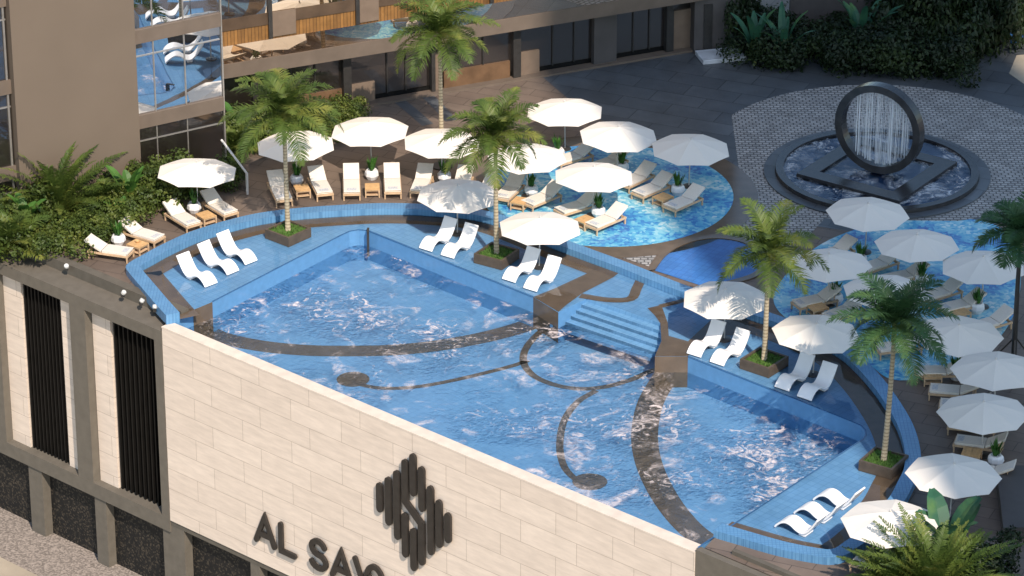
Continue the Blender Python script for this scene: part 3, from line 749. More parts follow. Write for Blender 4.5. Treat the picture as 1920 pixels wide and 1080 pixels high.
zs = [tuv(330, y)[1] for y in (225, 200, 64, 40)]
step = zs[3]-zs[1]
print('tower bands', zs, step)
bands = [(zs[0]+i*step, zs[1]+i*step) for i in range(-0, 8)]
for z0, z1 in bands:
    if z1 < HT: 
        fobj(fbox(MB(), uR+.01, uF, -.5, .12, z0, z1), 'spandrel', M['band'], TM, tw)
        fobj(fbox(MB(), uL-14, uL-.01, -.5, .12, z0-1.0, z1-1.0), 'spandrel', M['band'], TM, tw)
edges = [-.02]+[z for b in bands for z in b]
for i in range(0, len(edges)-1, 2):
    z0, z1 = edges[i], min(edges[i+1], HT)
    if z0 >= HT: break
    g = M['low_glass'] if i == 0 else M['bay_glass']
    gz = fobj(fbox(MB(), uR+.01, uF-.02, -.5, 0, z0+.003, z1-.003), 'glazing', g, TM, tw)
    zz0, zz1 = max(z0-1.0, -.02), z1-1.0
    gz2 = fobj(fbox(MB(), uL-14, uL-.02, -.5, 0, zz0+.003, zz1-.003), 'glazing', M['low_glass'], TM, tw)
    mb = MB(); fbox(mb, uR+.02, uF-.05, .0, .05, z1-.62, z1-.57)
    for px in (290, 348): u = tuv(px, 160)[0]; fbox(mb, u-.02, u+.02, .0, .045, z0+.004, z1-.63); fbox(mb, u-.02, u+.02, .0, .045, z1-.565, z1-.004)
    fobj(mb, 'mullion', M['metal'], TM, gz)
    mb = MB(); u = tuv(24, 170)[0]-.25; fbox(mb, u-.04, u+.04, .0, .06, zz0+.004, zz1-.004); fbox(mb, uL-13.9, uL-.05, .0, .05, zz1-.62, zz1-.56); fobj(mb, 'mullion', M['metal'], TM, gz2)
fobj(fbox(MB(), uF+.003, uF+.07, -.5, .06, -.02, HT), 'corner_post', M['metal'], TM, tw)

# ------------------------------------------------------------------ second facade behind the deck
f0 = P(640, 200); FD = Vector((math.sin(R(66)), math.cos(R(66)), 0)); FN = Vector((FD.y, -FD.x, 0))
FM = plane_frame(f0, FD, FN)
LO = 1.0     # how far the ledge stands out
def fuv(px, py, out=0): p = on_plane(px, py, f0+FN*out, FN); return (p-f0).dot(FD), p.z
pv = bpy.data.objects.new('hotel_wing', None); COL.objects.link(pv)
tag(pv, 'long hotel wing with a beige ledge above dark ground floor glazing', 'building')
u0, u1 = fuv(380, 150)[0]-3, fuv(1292, 90)[0]
zl0, zl1 = fuv(640, 112, LO)[1], fuv(640, 86, LO)[1]
print('wing', u0, u1, zl0, zl1)
fobj(fbox(MB(), u0, u1+.6, -8, LO, zl0, zl1), 'ledge', M['band'], FM, pv)
fobj(fbox(MB(), u0, u1, -8, -.06, -.02, zl0-.002), 'ground_floor_wall', M['dark'], FM, pv)
gfg = fobj(fbox(MB(), u0, u1, -.06, .0, .32, zl0-.35), 'ground_floor_glazing', M['low_glass'], FM, pv)
# upper storeys: parapet glass, wood band, brown rail, glass, repeated
z = zl1; 
def fz(py, out=0.0): return fuv(640, py, out)[1]
GU = .96
zz = [zl1, fz(52, GU), fz(24, GU), fz(2, GU)]
print('wing z', zz)
for qq in (zl0, zl1):
    w_ = f0+FN*LO; w_ = on_plane(640, 100, f0+FN*LO, FN); v_ = Vector((w_.x, w_.y, qq))-CAM; print('LEDGE', 540-F*v_.dot(UP)/v_.dot(FW))
H2 = 22
fobj(fbox(MB(), u0, u1, -8, GU-.08, zl1+.002, H2), 'upper_core', M['dark'], FM, pv)
zc = zl1
stor = 3.9
n_st = 4
for s in range(n_st):
    zb = zl1+s*stor
    a, b, c = zb+(zz[1]-zz[0]), zb+(zz[2]-zz[0]), zb+(zz[3]-zz[0])
    fobj(fbox(MB(), u0, u1, GU-.08, GU, zb+.003, a), 'upper_glazing', M['warm_glass'], FM, pv)
    fobj(fbox(MB(), u0, u1, GU-.08, GU-.03, a+.003, b), 'wood_band', M['wood_panel'], FM, pv)
    fobj(fbox(MB(), u0, u1, GU-.08, GU+.02, b+.003, c), 'rail_band', M['wood_dark'], FM, pv)
    ug = fobj(fbox(MB(), u0, u1, GU-.08, GU, c+.003, zb+stor-.003), 'upper_glazing', M['warm_glass'], FM, pv)
    for px in (492, 655, 905):
        u = fuv(px, 50)[0]; fobj(fbox(MB(), u-.09, u+.09, GU+.021, GU+.12, zb+.9, zb+stor-.01), 'upper_post', M['darkmetal'], FM, ug)
    for pa, pb in ((496, 540), (658, 695), (1120, 1170)):
        fobj(fbox(MB(), fuv(pa, 50)[0], fuv(pb, 50)[0], GU+.021, GU+.06, zb+.95, zb+2.1), 'upper_panel', M['panel'], FM, pv)
for pa, pb, m_ in ((640, 655, 'darkmetal'), (958, 972, 'darkmetal'), (1108, 1150, 'darkwall'), (1243, 1256, 'darkmetal'), (805, 812, 'darkmetal'), (470, 484, 'darkmetal')):
    fobj(fbox(MB(), fuv(pa, 160)[0], fuv(pb, 160)[0], .0, .3, .0, zl0-.003), 'pillar', M[m_], FM, pv)
for pa, pb, hgt in ((655, 702, 1.0), (812, 828, 1.9), (830, 955, .9), (974, 1010, 1.2), (560, 640, .9), (1256, 1292, 2.0)):
    fobj(fbox(MB(), fuv(pa, 160)[0]+.02, fuv(pb, 160)[0]-.02, .0, .12, .0, hgt), 'ground_panel', M['panel'] if pb-pa < 60 else M['warm_panel'], FM, pv)
for px in (725, 760, 860, 905, 1035, 1075, 1185, 1215, 590, 545):
    u = fuv(px, 150)[0]; fobj(fbox(MB(), u-.03, u+.03, .0, .07, .3, zl0-.36), 'window_mullion', M['darkmetal'], FM, gfg)
fobj(fbox(MB(), u0, u1, .0, .55, 0, .10), 'plinth', M['band'], FM, pv)
# dark walls closing the far corner
dw = bpy.data.objects.new('slate_pavilion', None); COL.objects.link(dw); tag(dw, 'dark slate clad pavilion in shade behind the hedge', 'building')
q = P(1292, 92); DM = plane_frame(q, Vector((.97, .24, 0)).normalized(), Vector((.24, -.97, 0)).normalized())
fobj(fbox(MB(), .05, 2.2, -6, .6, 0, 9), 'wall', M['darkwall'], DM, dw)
fobj(fbox(MB(), .5, .9, .6, .66, 0, 2.4), 'door', M['darkmetal'], DM, dw)
dw = bpy.data.objects.new('garden_wall', None); COL.objects.link(dw); tag(dw, 'plain dark wall standing in shade beyond the hedge', 'wall')
q = P(1480, 62); DM = plane_frame(q, Vector((1, .05, 0)).normalized(), Vector((.05, -1, 0)).normalized())
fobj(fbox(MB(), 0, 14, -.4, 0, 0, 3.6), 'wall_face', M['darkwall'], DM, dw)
fobj(fbox(MB(), -.05, 14.05, -.46, .06, 3.6, 3.72), 'cap', M['concrete'], DM, dw)
q = P(1318, 122); 
o = MB().box(0, 2.1, 0, 1.3, 0, .22, Matrix.Translation(q) @ Matrix.Rotation(R(14), 4, 'Z')).build('marble_bench', M['marble'], bevel=.03)
tag(o, 'low pale marble bench at the end of the hedge', 'bench')

# tall block on the street side whose shade falls across the terrace
SUN_AZ = R(18); SUN_EL = R(45)
lh = Vector((-math.sin(SUN_AZ), math.cos(SUN_AZ), 0)); rv = Vector((lh.y, -lh.x, 0))
pa = P(1012, 148); t_ = 0
E = pa.copy()
while True:
    E -= lh*.5; q = E-CAM; sx = 960+F*q.dot(RT)/q.dot(FW)
    if E.y < -122: break
pb = P(1690, 980); print('shade line check', (pb-pa).normalized(), lh, 'E', E)
BM = plane_frame(E, rv, lh*1.0)
tb = bpy.data.objects.new('tall_block', None); COL.objects.link(tb); tag(tb, 'tall pale apartment block shading the terrace', 'building')
M['block'] = brickmat('block_facade', (.10, .12, .14), (.12, .14, .16), (.50, .46, .40), 2.4, 3.4, .45, .4, .4, 0, 'XZ', .1, .5, offset=0, bump=.3)
fobj(MB().box(0, 21.5, 0, 16, GZ, 196), 'body', M['block'], BM, tb)
fobj(MB().box(-.0, 21.5, -.0, 16, 196.003, 197), 'roof', M['concrete'], BM, tb)

# ------------------------------------------------------------------ parasols
def make_umbrella():
    t = empty('parasol', (0, 0, 0), 0, 'x', 'parasol', 'white parasols over the sun beds')
    Rr = 1.72; zr, zt = 1.74, 2.22; n = 8; rings = [(.0, 0), (.25, .09), (.5, .20), (.75, .33), (1, .48)]
    mb = MB(); mb.v.append((0, 0, zt)); sub = 4
    for fr, dz in rings[1:]:
        for i in range(n*sub):
            c_, fpos = divmod(i, sub); f = fpos/sub
            a0 = 2*math.pi*(c_+.5)/n; a1 = 2*math.pi*(c_+1.5)/n
            p = Vector((math.cos(a0), math.sin(a0)))*(1-f)+Vector((math.cos(a1), math.sin(a1)))*f
            sag = math.sin(math.pi*f)
            p = p*(Rr*fr)
            mb.v.append((p.x, p.y, zt-dz+(-.02*sag*(1-abs(2*fr-1))) + .02*sag*(fr == 1)))
    N = n*sub
    for i in range(N): mb.f.append((0, 1+i, 1+(i+1) % N))
    for r_ in range(len(rings)-2):
        for i in range(N):
            a = 1+r_*N+i; b = 1+r_*N+(i+1) % N; mb.f.append((a, a+N, b+N, b))
    cv = mb.build('canopy', M['canvas'], t)
    sd = cv.modifiers.new('s', 'SOLIDIFY'); sd.thickness = .012
    MB().tube([(0, 0, .06), (0, 0, zt+.02)], .028, 10).build('pole', M['rail'], t)
    MB().lathe([(0, zt+.10), (.035, zt+.07), (.045, zt+.03), (.02, zt+.012)], 10).build('finial', M['rail'], cv)
    MB().lathe([(.0, .09), (.06, .09), (.26, .06), (.28, .0)], 20).build('base', M['darkmetal'], t)
    for i in range(n):
        a = 2*math.pi*(i+.5)/n
        MB().tube([(.05*math.cos(a), .05*math.sin(a), zt-.06), (Rr*.5*math.cos(a), Rr*.5*math.sin(a), zt-.27), (Rr*.98*math.cos(a), Rr*.98*math.sin(a), zr-.01)], .011, 5).build('rib', M['rail'], cv)
    return t
UM = [
 (367, 326, 'white parasol shading the two sun beds beside the dense planting and tower'),
 (556, 275, 'white parasol partly hidden behind the palm crown over the pool corner planter'),
 (696, 248, 'white parasol above the straight pair of sun beds facing the pool'),
 (827, 270, 'white parasol in front of the tall slender deck palm'),
 (857, 368, 'white parasol at the coping over two curved white loungers before the palm'),
 (989, 299, 'white parasol half hidden by fronds of the palm in the middle planter'),
 (1112, 334, 'sunlit white parasol in the middle of the round mosaic island'),
 (1011, 429, 'white parasol beside the middle pool planter, over the curved loungers by the brown pier'),
 (1060, 212, 'sunlit white parasol furthest back, against the dark plaza paving'),
 (1157, 257, 'white parasol split half in sun half in shade on the mosaic island'),
 (1293, 281, 'shaded white parasol at the edge of the mosaic island next to the cobbles'),
 (1625, 402, 'shaded white parasol just in front of the ring fountain basin'),
 (1719, 462, 'shaded white parasol behind the bushy palm, second from the fountain'),
 (1846, 503, 'shaded white parasol crossed by a hanging frond of the dark-trunked palm'),
 (1556, 499, 'shaded white parasol beside the crown of the palm with yellowing fronds'),
 (1660, 549, 'shaded white parasol behind the spiky top of the low green palm'),
 (1360, 563, 'sunlit white parasol over two curved loungers beside the yellowing palm'),
 (1527, 627, 'shaded white parasol over the pair of curved loungers next to the square planter'),
 (1797, 630, 'shaded white parasol just beyond the crown of the low green palm'),
 (1869, 697, 'shaded white parasol over the grey sun bed by the support-braced palm'),
 (1846, 777, 'shaded white parasol over two sun beds on the curved brown deck'),
 (1785, 893, 'large shaded white parasol next to the white pot and step wall'),
 (1668, 982, 'sunlit white parasol partly covered by the spiky bush at the pool corner'),
]
umb = make_umbrella(); ulist = []
for i, (x, y, l) in enumerate(UM):
    p = P(x, y, 1.72); loc = (p.x, p.y, .014 if False else 0); rz = R([0, 6, -5, 3, -7, 10, 0, 4, -3, 5, 2, 12, 8, -6, 14, 3, -4, 9, 16, 12, 15, 18, 10][i])
    o = umb if i == 0 else dup(umb, loc, rz, l)
    if i == 0: umb.location = loc; umb['label'] = l
    o.rotation_euler = (R(random.uniform(-1.8, 1.8)), R(random.uniform(-1.8, 1.8)), rz); ulist.append(o)

# ------------------------------------------------------------------ teak sun beds
def slab_path(prof, th, w, y0=None):
    """closed sheet of thickness th following the (x,z) profile, width w"""
    mb = MB(); n = len(prof); top = []; bot = []
    for i in range(n):
        a = Vector(prof[max(i-1, 0)]); b = Vector(prof[min(i+1, n-1)]); t = (b-a).normalized(); nv = Vector((-t.y, t.x))
        if nv.y < 0: nv = -nv
        p = Vector(prof[i]); top.append(p); bot.append(p-nv*th)
    for p in top: mb.v += [(p.x, -w/2, p.y), (p.x, w/2, p.y)]
    for p in bot: mb.v += [(p.x, -w/2, p.y), (p.x, w/2, p.y)]
    o = 2*n
    for i in range(n-1):
        a = 2*i; mb.f += [(a, a+2, a+3, a+1), (o+a+1, o+a+3, o+a+2, o+a), (a, o+a, o+a+2, a+2), (a+1, a+3, o+a+3, o+a+1)]
    mb.f += [(0, 1, o+1, o), (2*n-2, o+2*n-2, o+2*n-1, 2*n-1)]
    return mb
def make_bed():
    t = empty('sun_bed', (0, 0, 0), 0, 'x', 'sun bed', 'teak sun beds with cream cushions')
    W = .74
    mb = MB()
    mb.box(-1.0, .95, -W/2, -W/2+.055, .24, .32); mb.box(-1.0, .95, W/2-.055, W/2, .24, .32)
    mb.box(-1.0, -.94, -W/2+.056, W/2-.056, .24, .32); mb.box(.89, .95, -W/2+.056, W/2-.056, .24, .32)
    mb.build('frame', M['teak'], t)
    mb = MB()
    for i in range(8): x = -.86+i*.14; mb.box(x, x+.09, -W/2+.058, W/2-.058, .285, .305)
    mb.build('slats', M['teak'], t)
    for sx in (-.97, .86):
        for sy in (-W/2+.004, W/2-.062): MB().box(sx, sx+.058, sy, sy+.058, 0, .239).build('leg', M['teak'], t)
    sc_ = slab_path([(-.95, .40), (-.93, .42), (-.4, .425), (.22, .42), (.27, .415)], .10, W-.06).build('seat_cushion', M['cushion'], t, bevel=.02)
    slab_path([(-.86, .428), (-.62, .434)], .006, .40).build('folded_towel', M['towel'], sc_)  # folded towel lying at the foot end, built as part of the cushion
    slab_path([(.285, .42), (.5, .52), (.9, .72), (1.06, .80), (1.08, .79)], .09, W-.06).build('back_cushion', M['cushion'], t, bevel=.02)
    b = slab_path([(.28, .31), (.6, .46), (1.05, .69)], .03, W-.14).build('back_frame', M['teak'], t)
    MB().tube([(.80, -.22, .27), (.85, -.22, .555)], .018, 5).tube([(.80, .22, .27), (.85, .22, .555)], .018, 5).build('back_prop', M['teak'], b)
    return t
BEDS = [
 (249, 489, 186, 447, 'cream sun bed closest to the street edge, pot standing behind its head'),
 (303, 463, 238, 411, 'cream sun bed beside the low planting, second along the curved coping'),
 (366, 437, 324, 379, 'cream sun bed under the parasol by the tower, on the planting side of its table'),
 (436, 416, 393, 358, 'cream sun bed under the parasol by the tower, next to the glass balustrade'),
 (533, 388, 514, 318, 'cream sun bed crossed by the trunk of the pool corner palm'),
 (610, 378, 591, 311, 'cream sun bed turned slightly, between a teak table and bare deck'),
 (660, 376, 658, 305, 'cream sun bed square to the coping, beside the bed turned slightly'),
 (737, 374, 734, 305, 'cream sun bed square to the coping, beside the bed with a grey shaded head'),
 (784, 374, 798, 307, 'cream sun bed with grey shaded head, partly behind the coping parasol'),
 (856, 376, 873, 311, 'cream sun bed whose foot is hidden by the coping parasol'),
 (893, 392, 918, 335, 'cream sun bed on the mosaic edge hidden behind the middle palm trunk'),
 (938, 388, 967, 328, 'cream sun bed just behind the middle palm trunk with its table'),
 (985, 398, 1030, 347, 'cream sun bed on the mosaic between two parasols, head in shade'),
 (1045, 412, 1093, 365, 'grey shaded sun bed under the island parasol, foot behind the next parasol'),
 (1105, 440, 1160, 384, 'sunlit cream sun bed on mosaic beside the white pot, next to the brown rim'),
 (1165, 362, 1200, 313, 'grey shaded sun bed partly behind the parasol in the island middle'),
 (1192, 380, 1247, 325, 'grey shaded sun bed on the mosaic island, on the inner side of its table'),
 (1252, 405, 1308, 348, 'grey shaded sun bed at the outer edge of the mosaic island'),
 (1040, 318, 1078, 275, 'grey sun bed at the back of the island behind the palm-hidden parasol'),
 (1108, 330, 1140, 287, 'grey sun bed at the back of the island under the half-shaded parasol'),
 (1530, 500, 1575, 451, 'shaded sun bed with only its head showing above the palm-side parasol'),
 (1612, 522, 1655, 474, 'shaded sun bed below the fountain-side parasol on blue mosaic'),
 (1655, 540, 1706, 496, 'shaded sun bed beneath the second parasol from the fountain'),
 (1728, 575, 1777, 526, 'shaded sun bed mostly covered by the bushy palm top'),
 (1488, 587, 1548, 540, 'long shaded sun bed at the lagoon side of the far mosaic island'),
 (1548, 612, 1600, 558, 'shaded sun bed beside the round white pot on the far mosaic island'),
 (1762, 596, 1822, 548, 'shaded sun bed under the hanging frond, on the inner side of its table'),
 (1818, 632, 1872, 582, 'shaded sun bed at the outer edge of the far mosaic island'),
 (1640, 670, 1700, 628, 'sun bed hidden in the fronds of the low green palm'),
 (1712, 712, 1782, 676, 'sun bed behind the low green palm, under its parasol'),
 (1738, 744, 1808, 714, 'grey sun bed on the curved deck beside the green pot plant'),
 (1757, 772, 1832, 742, 'grey sun bed on the curved deck under the upper edge of the parasol'),
 (1774, 808, 1852, 780, 'grey sun bed on the curved deck tucked under the parasol'),
 (1786, 840, 1864, 814, 'grey sun bed on the curved deck next to the low teak table'),
 (1800, 893, 1876, 866, 'sun bed under the large parasol beside the step wall'),
 (1596, 1064, 1668, 1044, 'sunlit cream sun bed at the pool corner beside the spiky bush'),
 (1640, 1030, 1712, 1010, 'bluish shaded sun bed beneath the parasol at the pool corner'),
]
bed = make_bed(); beds = []
def orient(fx, fy, hx, hy, zh, zf=0):
    a = P(fx, fy, zf); b = P(hx, hy, zh); d = b-a; d.z = 0; return a, d.normalized(), d.length
for i, (fx, fy, hx, hy, l) in enumerate(BEDS):
    a, d, L = orient(fx, fy, hx, hy, .8)
    mid = a+d*.97; rz = math.atan2(d.y, d.x); loc = (mid.x, mid.y, .016)
    sc = min(1.15, max(.92, L/2.02))
    o = bed if i == 0 else dup(bed, loc, rz, l)
    if i == 0: bed.location = loc; bed.rotation_euler = (0, 0, rz); bed['label'] = l
    o.scale = (sc, 1, 1); beds.append((o, rz))

# tables
def make_table():
    t = empty('side_table', (0, 0, 0), 0, 'x', 'table', 'teak side tables between the sun beds')
    w, d, h = .62, .70, .38
    mb = MB()
    for i in range(6):
        x = -d/2+i*(d/6); mb.box(x+.004, x+d/6-.004, -w/2, w/2, h-.035, h)
    mb.build('top', M['teaktop'], t)
    mb = MB(); mb.box(-d/2+.03, d/2-.03, -w/2+.01, -w/2+.04, h-.09, h-.036); mb.box(-d/2+.03, d/2-.03, w/2-.04, w/2-.01, h-.09, h-.036)
    mb.box(-d/2+.03, -d/2+.06, -w/2+.041, w/2-.041, h-.09, h-.036); mb.box(d/2-.06, d/2-.03, -w/2+.041, w/2-.041, h-.09, h-.036); mb.build('apron', M['teak'], t)
    for sx in (-d/2, d/2-.05):
        for sy in (-w/2, w/2-.05): MB().box(sx, sx+.05, sy, sy+.05, 0, h-.036).build('leg', M['teak'], t)
    MB().box(-d/2+.051, d/2-.051, -w/2+.01, w/2-.01, .08, .11).build('lower_shelf', M['teak'], t)
    return t
TABS = [(258, 457, 1, 'teak side table holding a small bowl between the two street-edge sun beds'), (386, 403, 2, 'teak side table under the parasol by the tower'), (566, 352, 5, 'teak side table near the pool corner palm'),
        (698, 350, 6, 'teak side table between the straight pair of sun beds'), (975, 376, 11, 'orange teak side table near the middle palm trunk'), (1097, 411, 14, 'orange teak side table just behind the pool-edge parasol'),
        (1243, 369, 16, 'shaded teak side table on the round mosaic island'), (1533, 575, 24, 'shaded teak side table beside the round pot on the far island'), (1800, 584, 26, 'shaded teak side table under the hanging frond'),
        (1748, 702, 29, 'teak side table seen below the fronds of the low green palm'), (1796, 782, 32, 'teak side table between the sun beds under the curved deck parasol'), (1822, 848, 33, 'broad teak side table in front of the large shaded parasol'),
        (1142, 322, 19, 'teak side table at the back of the round mosaic island')]
tab = make_table()
for i, (x, y, bi, l) in enumerate(TABS):
    p = P(x, y, .38); loc = (p.x, p.y, .016); rz = beds[bi][1]
    if i == 0: tab.location = loc; tab.rotation_euler = (0, 0, rz); tab['label'] = l
    else: dup(tab, loc, rz, l)
o = MB().lathe([(.0, .0), (.05, .0), (.10, .05), (.11, .08), (.09, .06), (.0, .02)], 14).build('bowl', M['teaktop']); p = P(258, 455, .38)
o.location = (p.x, p.y, .397); tag(o, 'small wooden bowl on the side table closest to the street edge', 'bowl')

# pots
def make_pot():
    t = empty('pot_plant', (0, 0, 0), 0, 'x', 'pot plant', 'white pots of upright green plants')
    MB().lathe([(.0, 0), (.20, 0), (.31, .19), (.29, .35), (.22, .44), (.18, .43), (.18, .38), (.0, .38)], 9).build('pot', M['pot'], t)
    mb = MB()
    for i in range(26):
        a = random.uniform(0, 6.28); r0 = random.uniform(0, .12); L = random.uniform(.35, .75); lean = random.uniform(.02, .25)
        b = Vector((r0*math.cos(a), r0*math.sin(a), .43)); e = b+Vector((lean*math.cos(a), lean*math.sin(a), L)); m = (b+e)/2+Vector((0, 0, .05)); s = Vector((-math.sin(a), math.cos(a), 0))*.045
        mb.add([b-s*.6, b+s*.6, m+s, m-s, e], [(0, 1, 2, 3), (3, 2, 4)])
    mb.build('leaves', M['plant'], t)
    return t
POTS = [(222, 448, 'white pot behind the sun bed closest to the street edge'), (364, 388, 'white pot beside the table under the tower parasol'), (556, 336, 'white pot behind the table near the pool corner palm'), (697, 326, 'white pot with plant between the straight pair of sun beds'),
        (833, 330, 'white pot between the two sun beds behind the coping parasol'), (996, 356, 'white pot by the orange table near the middle palm trunk'), (1122, 396, 'white pot behind the sunlit bed at the brown rim'), (1271, 355, 'white pot at the outer edge of the round mosaic island'),
        (1166, 313, 'white pot below the half-shaded parasol'), (1046, 286, 'white pot below the sunlit parasol against the dark plaza'), (1567, 559, 'round white pot in shade on the far mosaic island'), (1832, 576, 'round white pot under the hanging palm frond'),
        (1613, 488, 'white pot below the fountain-side parasol'), (1728, 524, 'white pot below the second parasol from the fountain'), (1793, 700, 'white pot on the curved deck by the braced palm'), (1867, 862, 'large white pot at the head of the low teak table')]
pot = make_pot()
for i, (x, y, l) in enumerate(POTS):
    p = P(x, y, .25); loc = (p.x, p.y, .016)
    if i == 0: pot.location = loc; pot['label'] = l
    else: dup(pot, loc, i*1.3, l)

# curved in-pool loungers
def make_lounger():
    t = empty('pool_lounger', (0, 0, 0), 0, 'x', 'lounger', 'curved white loungers standing in the shallow water')
    pr = smooth([(-.86, .03, 0), (-.78, .14, 0), (-.60, .29, 0), (-.38, .37, 0), (-.15, .33, 0), (.08, .20, 0), (.28, .155, 0), (.45, .23, 0), (.62, .42, 0), (.78, .66, 0), (.90, .86, 0)], 4)
    o = slab_path([(p.x, p.y) for p in pr], .07, .66).build('shell', M['white_shell'], t, bevel=.02)
    MB().box(.16, .42, -.27, .27, 0, .10).build('foot_block', M['white_shell'], t)
    return t
WL_ = [(397, 536, 339, 475, 'curved white lounger on the shelf nearest the brown pier by the street wall'), (438, 513, 376, 453, 'middle curved white lounger of the three by the curved coping'), (472, 494, 413, 434, 'curved white lounger closest to the corner palm planter'),
       (797, 470, 853, 405, 'curved white lounger with shaded back under the coping parasol'), (838, 483, 887, 420, 'sunlit curved white lounger between the coping parasol and the middle planter'),
       (953, 528, 1004, 464, 'curved white lounger with shaded back beside the middle planter'), (993, 545, 1042, 481, 'curved white lounger next to the brown pier in mid pool'),
       (1300, 668, 1350, 601, 'sunlit curved white lounger with shaded back next to the broad brown pier'), (1343, 684, 1395, 618, 'sunlit curved white lounger beside the yellowing palm planter'),
       (1465, 731, 1515, 664, 'shaded curved white lounger below the parasol next to the square planter'), (1507, 749, 1558, 681, 'shaded curved white lounger on the open blue shelf'),
       (1460, 981, 1562, 968, 'sunlit curved white lounger seen side on, closest to the brown band'), (1496, 956, 1600, 944, 'sunlit curved white lounger seen side on, in the middle of its three'), (1532, 931, 1630, 922, 'sunlit curved white lounger seen side on, closest to the shaded water')]
lo = make_lounger()
for i, (fx, fy, hx, hy, l) in enumerate(WL_):
    if i >= 11: 
        a = P(fx, fy, .05); d = Vector((.80, -.60, 0))
    else: a, d, L = orient(fx, fy, hx, hy, .84, .03)
    mid = a+d*.86; rz = math.atan2(d.y, d.x); loc = (mid.x, mid.y, .04)
    if i == 0: lo.location = loc; lo.rotation_euler = (0, 0, rz); lo['label'] = l
    else: dup(lo, loc, rz, l)

# ------------------------------------------------------------------ palms
def frond(mb, base, az, el, L, droop, lw=.74, nst=32, wid=.055, vee=.45):
    p = Vector(base); ds = L/nst; pts = []; tang = []
    for i in range(nst+1):
        t = i/nst; e = el-droop*t**1.4
        d = Vector((math.cos(az)*math.cos(e), math.sin(az)*math.cos(e), math.sin(e))); pts.append(p.copy()); tang.append(d); p = p+d*ds
    side = Vector((-math.sin(az), math.cos(az), 0))
    for i in range(nst):
        a, b = pts[i], pts[i+1]; w = .022*(1-i/nst)+.005; up = tang[i].cross(side)
        mb.add([a-side*w, a+side*w, b+side*w*.9, b-side*w*.9], [(0, 1, 2, 3)])
        if i < 2: continue
        t = i/nst; ll = lw*(math.sin(math.pi*min(1, .18+t*.80))**.7)*(1.0 if t < .85 else .8)
        for s in (-1, 1):
            for q in range(2):
                o = a+(b-a)*(q*.5+random.uniform(0, .2)); upv = side.cross(tang[i]); 
                if upv.z < 0: upv = -upv
                dv = (side*s*random.uniform(.75, 1)+tang[i]*random.uniform(.45, .8)+upv*random.uniform(.05, vee)).normalized()
                l2 = ll*random.uniform(.8, 1.1); m = o+dv*l2*.5; e = o+dv*l2+Vector((0, 0, -.22*l2)); wv = tang[i]*(wid/2)
                mb.add([o-wv*.5, o+wv*.5, m+wv, m-wv, e], [(0, 1, 2, 3), (3, 2, 4)])
def crown(seed, n=22, L=2.3, lo=-.30, hi=1.42, droop=1.3, **kw):
    random.seed(seed); mb = MB()
    for i in range(n):
        az = i*2.39996+random.uniform(-.2, .2); t = (i+.5)/n; el = hi+(lo-hi)*t**1.0+random.uniform(-.1, .1)
        frond(mb, (0, 0, random.uniform(-.1, .15)), az, el, L*random.uniform(.82, 1.08)*(.85+.15*t), droop*random.uniform(.75, 1.15), **kw)
    return mb
def make_palm(name, loc, h, seed, label, mcrown, lean=(0, 0), L=2.3, n=22, r=.10, shaft=.8, trunkmat=None, **kw):
    t = empty(name, loc, 0, label, 'palm tree', 'palm trees')
    top = Vector((lean[0], lean[1], h)); path = [Vector((0, 0, 0)).lerp(top, i/8)+Vector((lean[0]*.15*math.sin(i/8*3.14), lean[1]*.15*math.sin(i/8*3.14), 0)) for i in range(9)]
    mb = MB(); n_ = 8
    mb.tube(path, r*1.15, 10, r*.8); mb.build('trunk', trunkmat or M['trunk'], t, True)
    d = (path[-1]-path[-2]).normalized()
    MB().tube([top-d*.02, top+d*shaft*.35, top+d*shaft*.8, top+d*shaft], r*1.15, 10, r*.6).build('crownshaft', M['shaft'], t, True)
    c = crown(seed, n, L, **kw).build('crown', mcrown, t); c.location = top+d*shaft*.85
    return t
def planter(x, y, rz, label, side=1.35):
    p = P(x, y, .38); t = empty('square_planter', (p.x, p.y, 0), rz, label, 'planter', 'square planters standing in the pool shelf')
    h = side/2; w = .09; mb = MB()
    mb.box(-h, h, -h, -h+w, 0, .42); mb.box(-h, h, h-w, h, 0, .42); mb.box(-h, -h+w, -h+w, h-w, 0, .42); mb.box(h-w, h, -h+w, h-w, 0, .42)
    mb.build('box', M['planter'], t)
    mb = MB(); mb.box(-h+w+.002, h-w-.002, -h+w+.002, h-w-.002, .0, .34)
    random.seed(int(x))
    for i in range(240):
        a, b = random.uniform(-h+w, h-w), random.uniform(-h+w, h-w); g = random.uniform(.06, .16); s = random.uniform(.015, .035); q = random.uniform(0, 6.28)
        mb.add([(a-s*math.cos(q), b-s*math.sin(q), .34), (a+s*math.cos(q), b+s*math.sin(q), .34), (a+random.uniform(-.06, .06), b+random.uniform(-.06, .06), .34+g)], [(0, 1, 2)])
    mb.build('turf', M['turf'], t)
    return p
def at_h(base, px, py):
    h = zat(base, py); q = P(px, py, h); return h
PALMS = [  # planter px, crown base px, seed, label, material, frond length
 ((540, 430, R(49)), (533, 240), 11, 'palm in the planter at the far curve of the pool, sunlit feathery crown', 'palm', 2.95, 26),
 ((931, 473, R(58)), (929, 285), 12, 'palm in the middle pool planter, crown overlapping several parasols', 'palm', 2.6, 26),
 ((1433, 672, R(52)), (1440, 505), 13, 'palm in the pool planter with yellowing fronds, half in shade', 'palm', 2.75, 20),
 ((1657, 860, R(58)), (1676, 640), 14, 'low green palm in the pool planter at the curved brown band', 'palm_dark', 2.75, 28)]
pl_l = ['brown square planter at the far curve of the pool below its palm', 'brown square planter in the middle of the far shelf', 'brown square planter half in sun between two pairs of curved loungers', 'brown square planter in shade at the curved brown band']
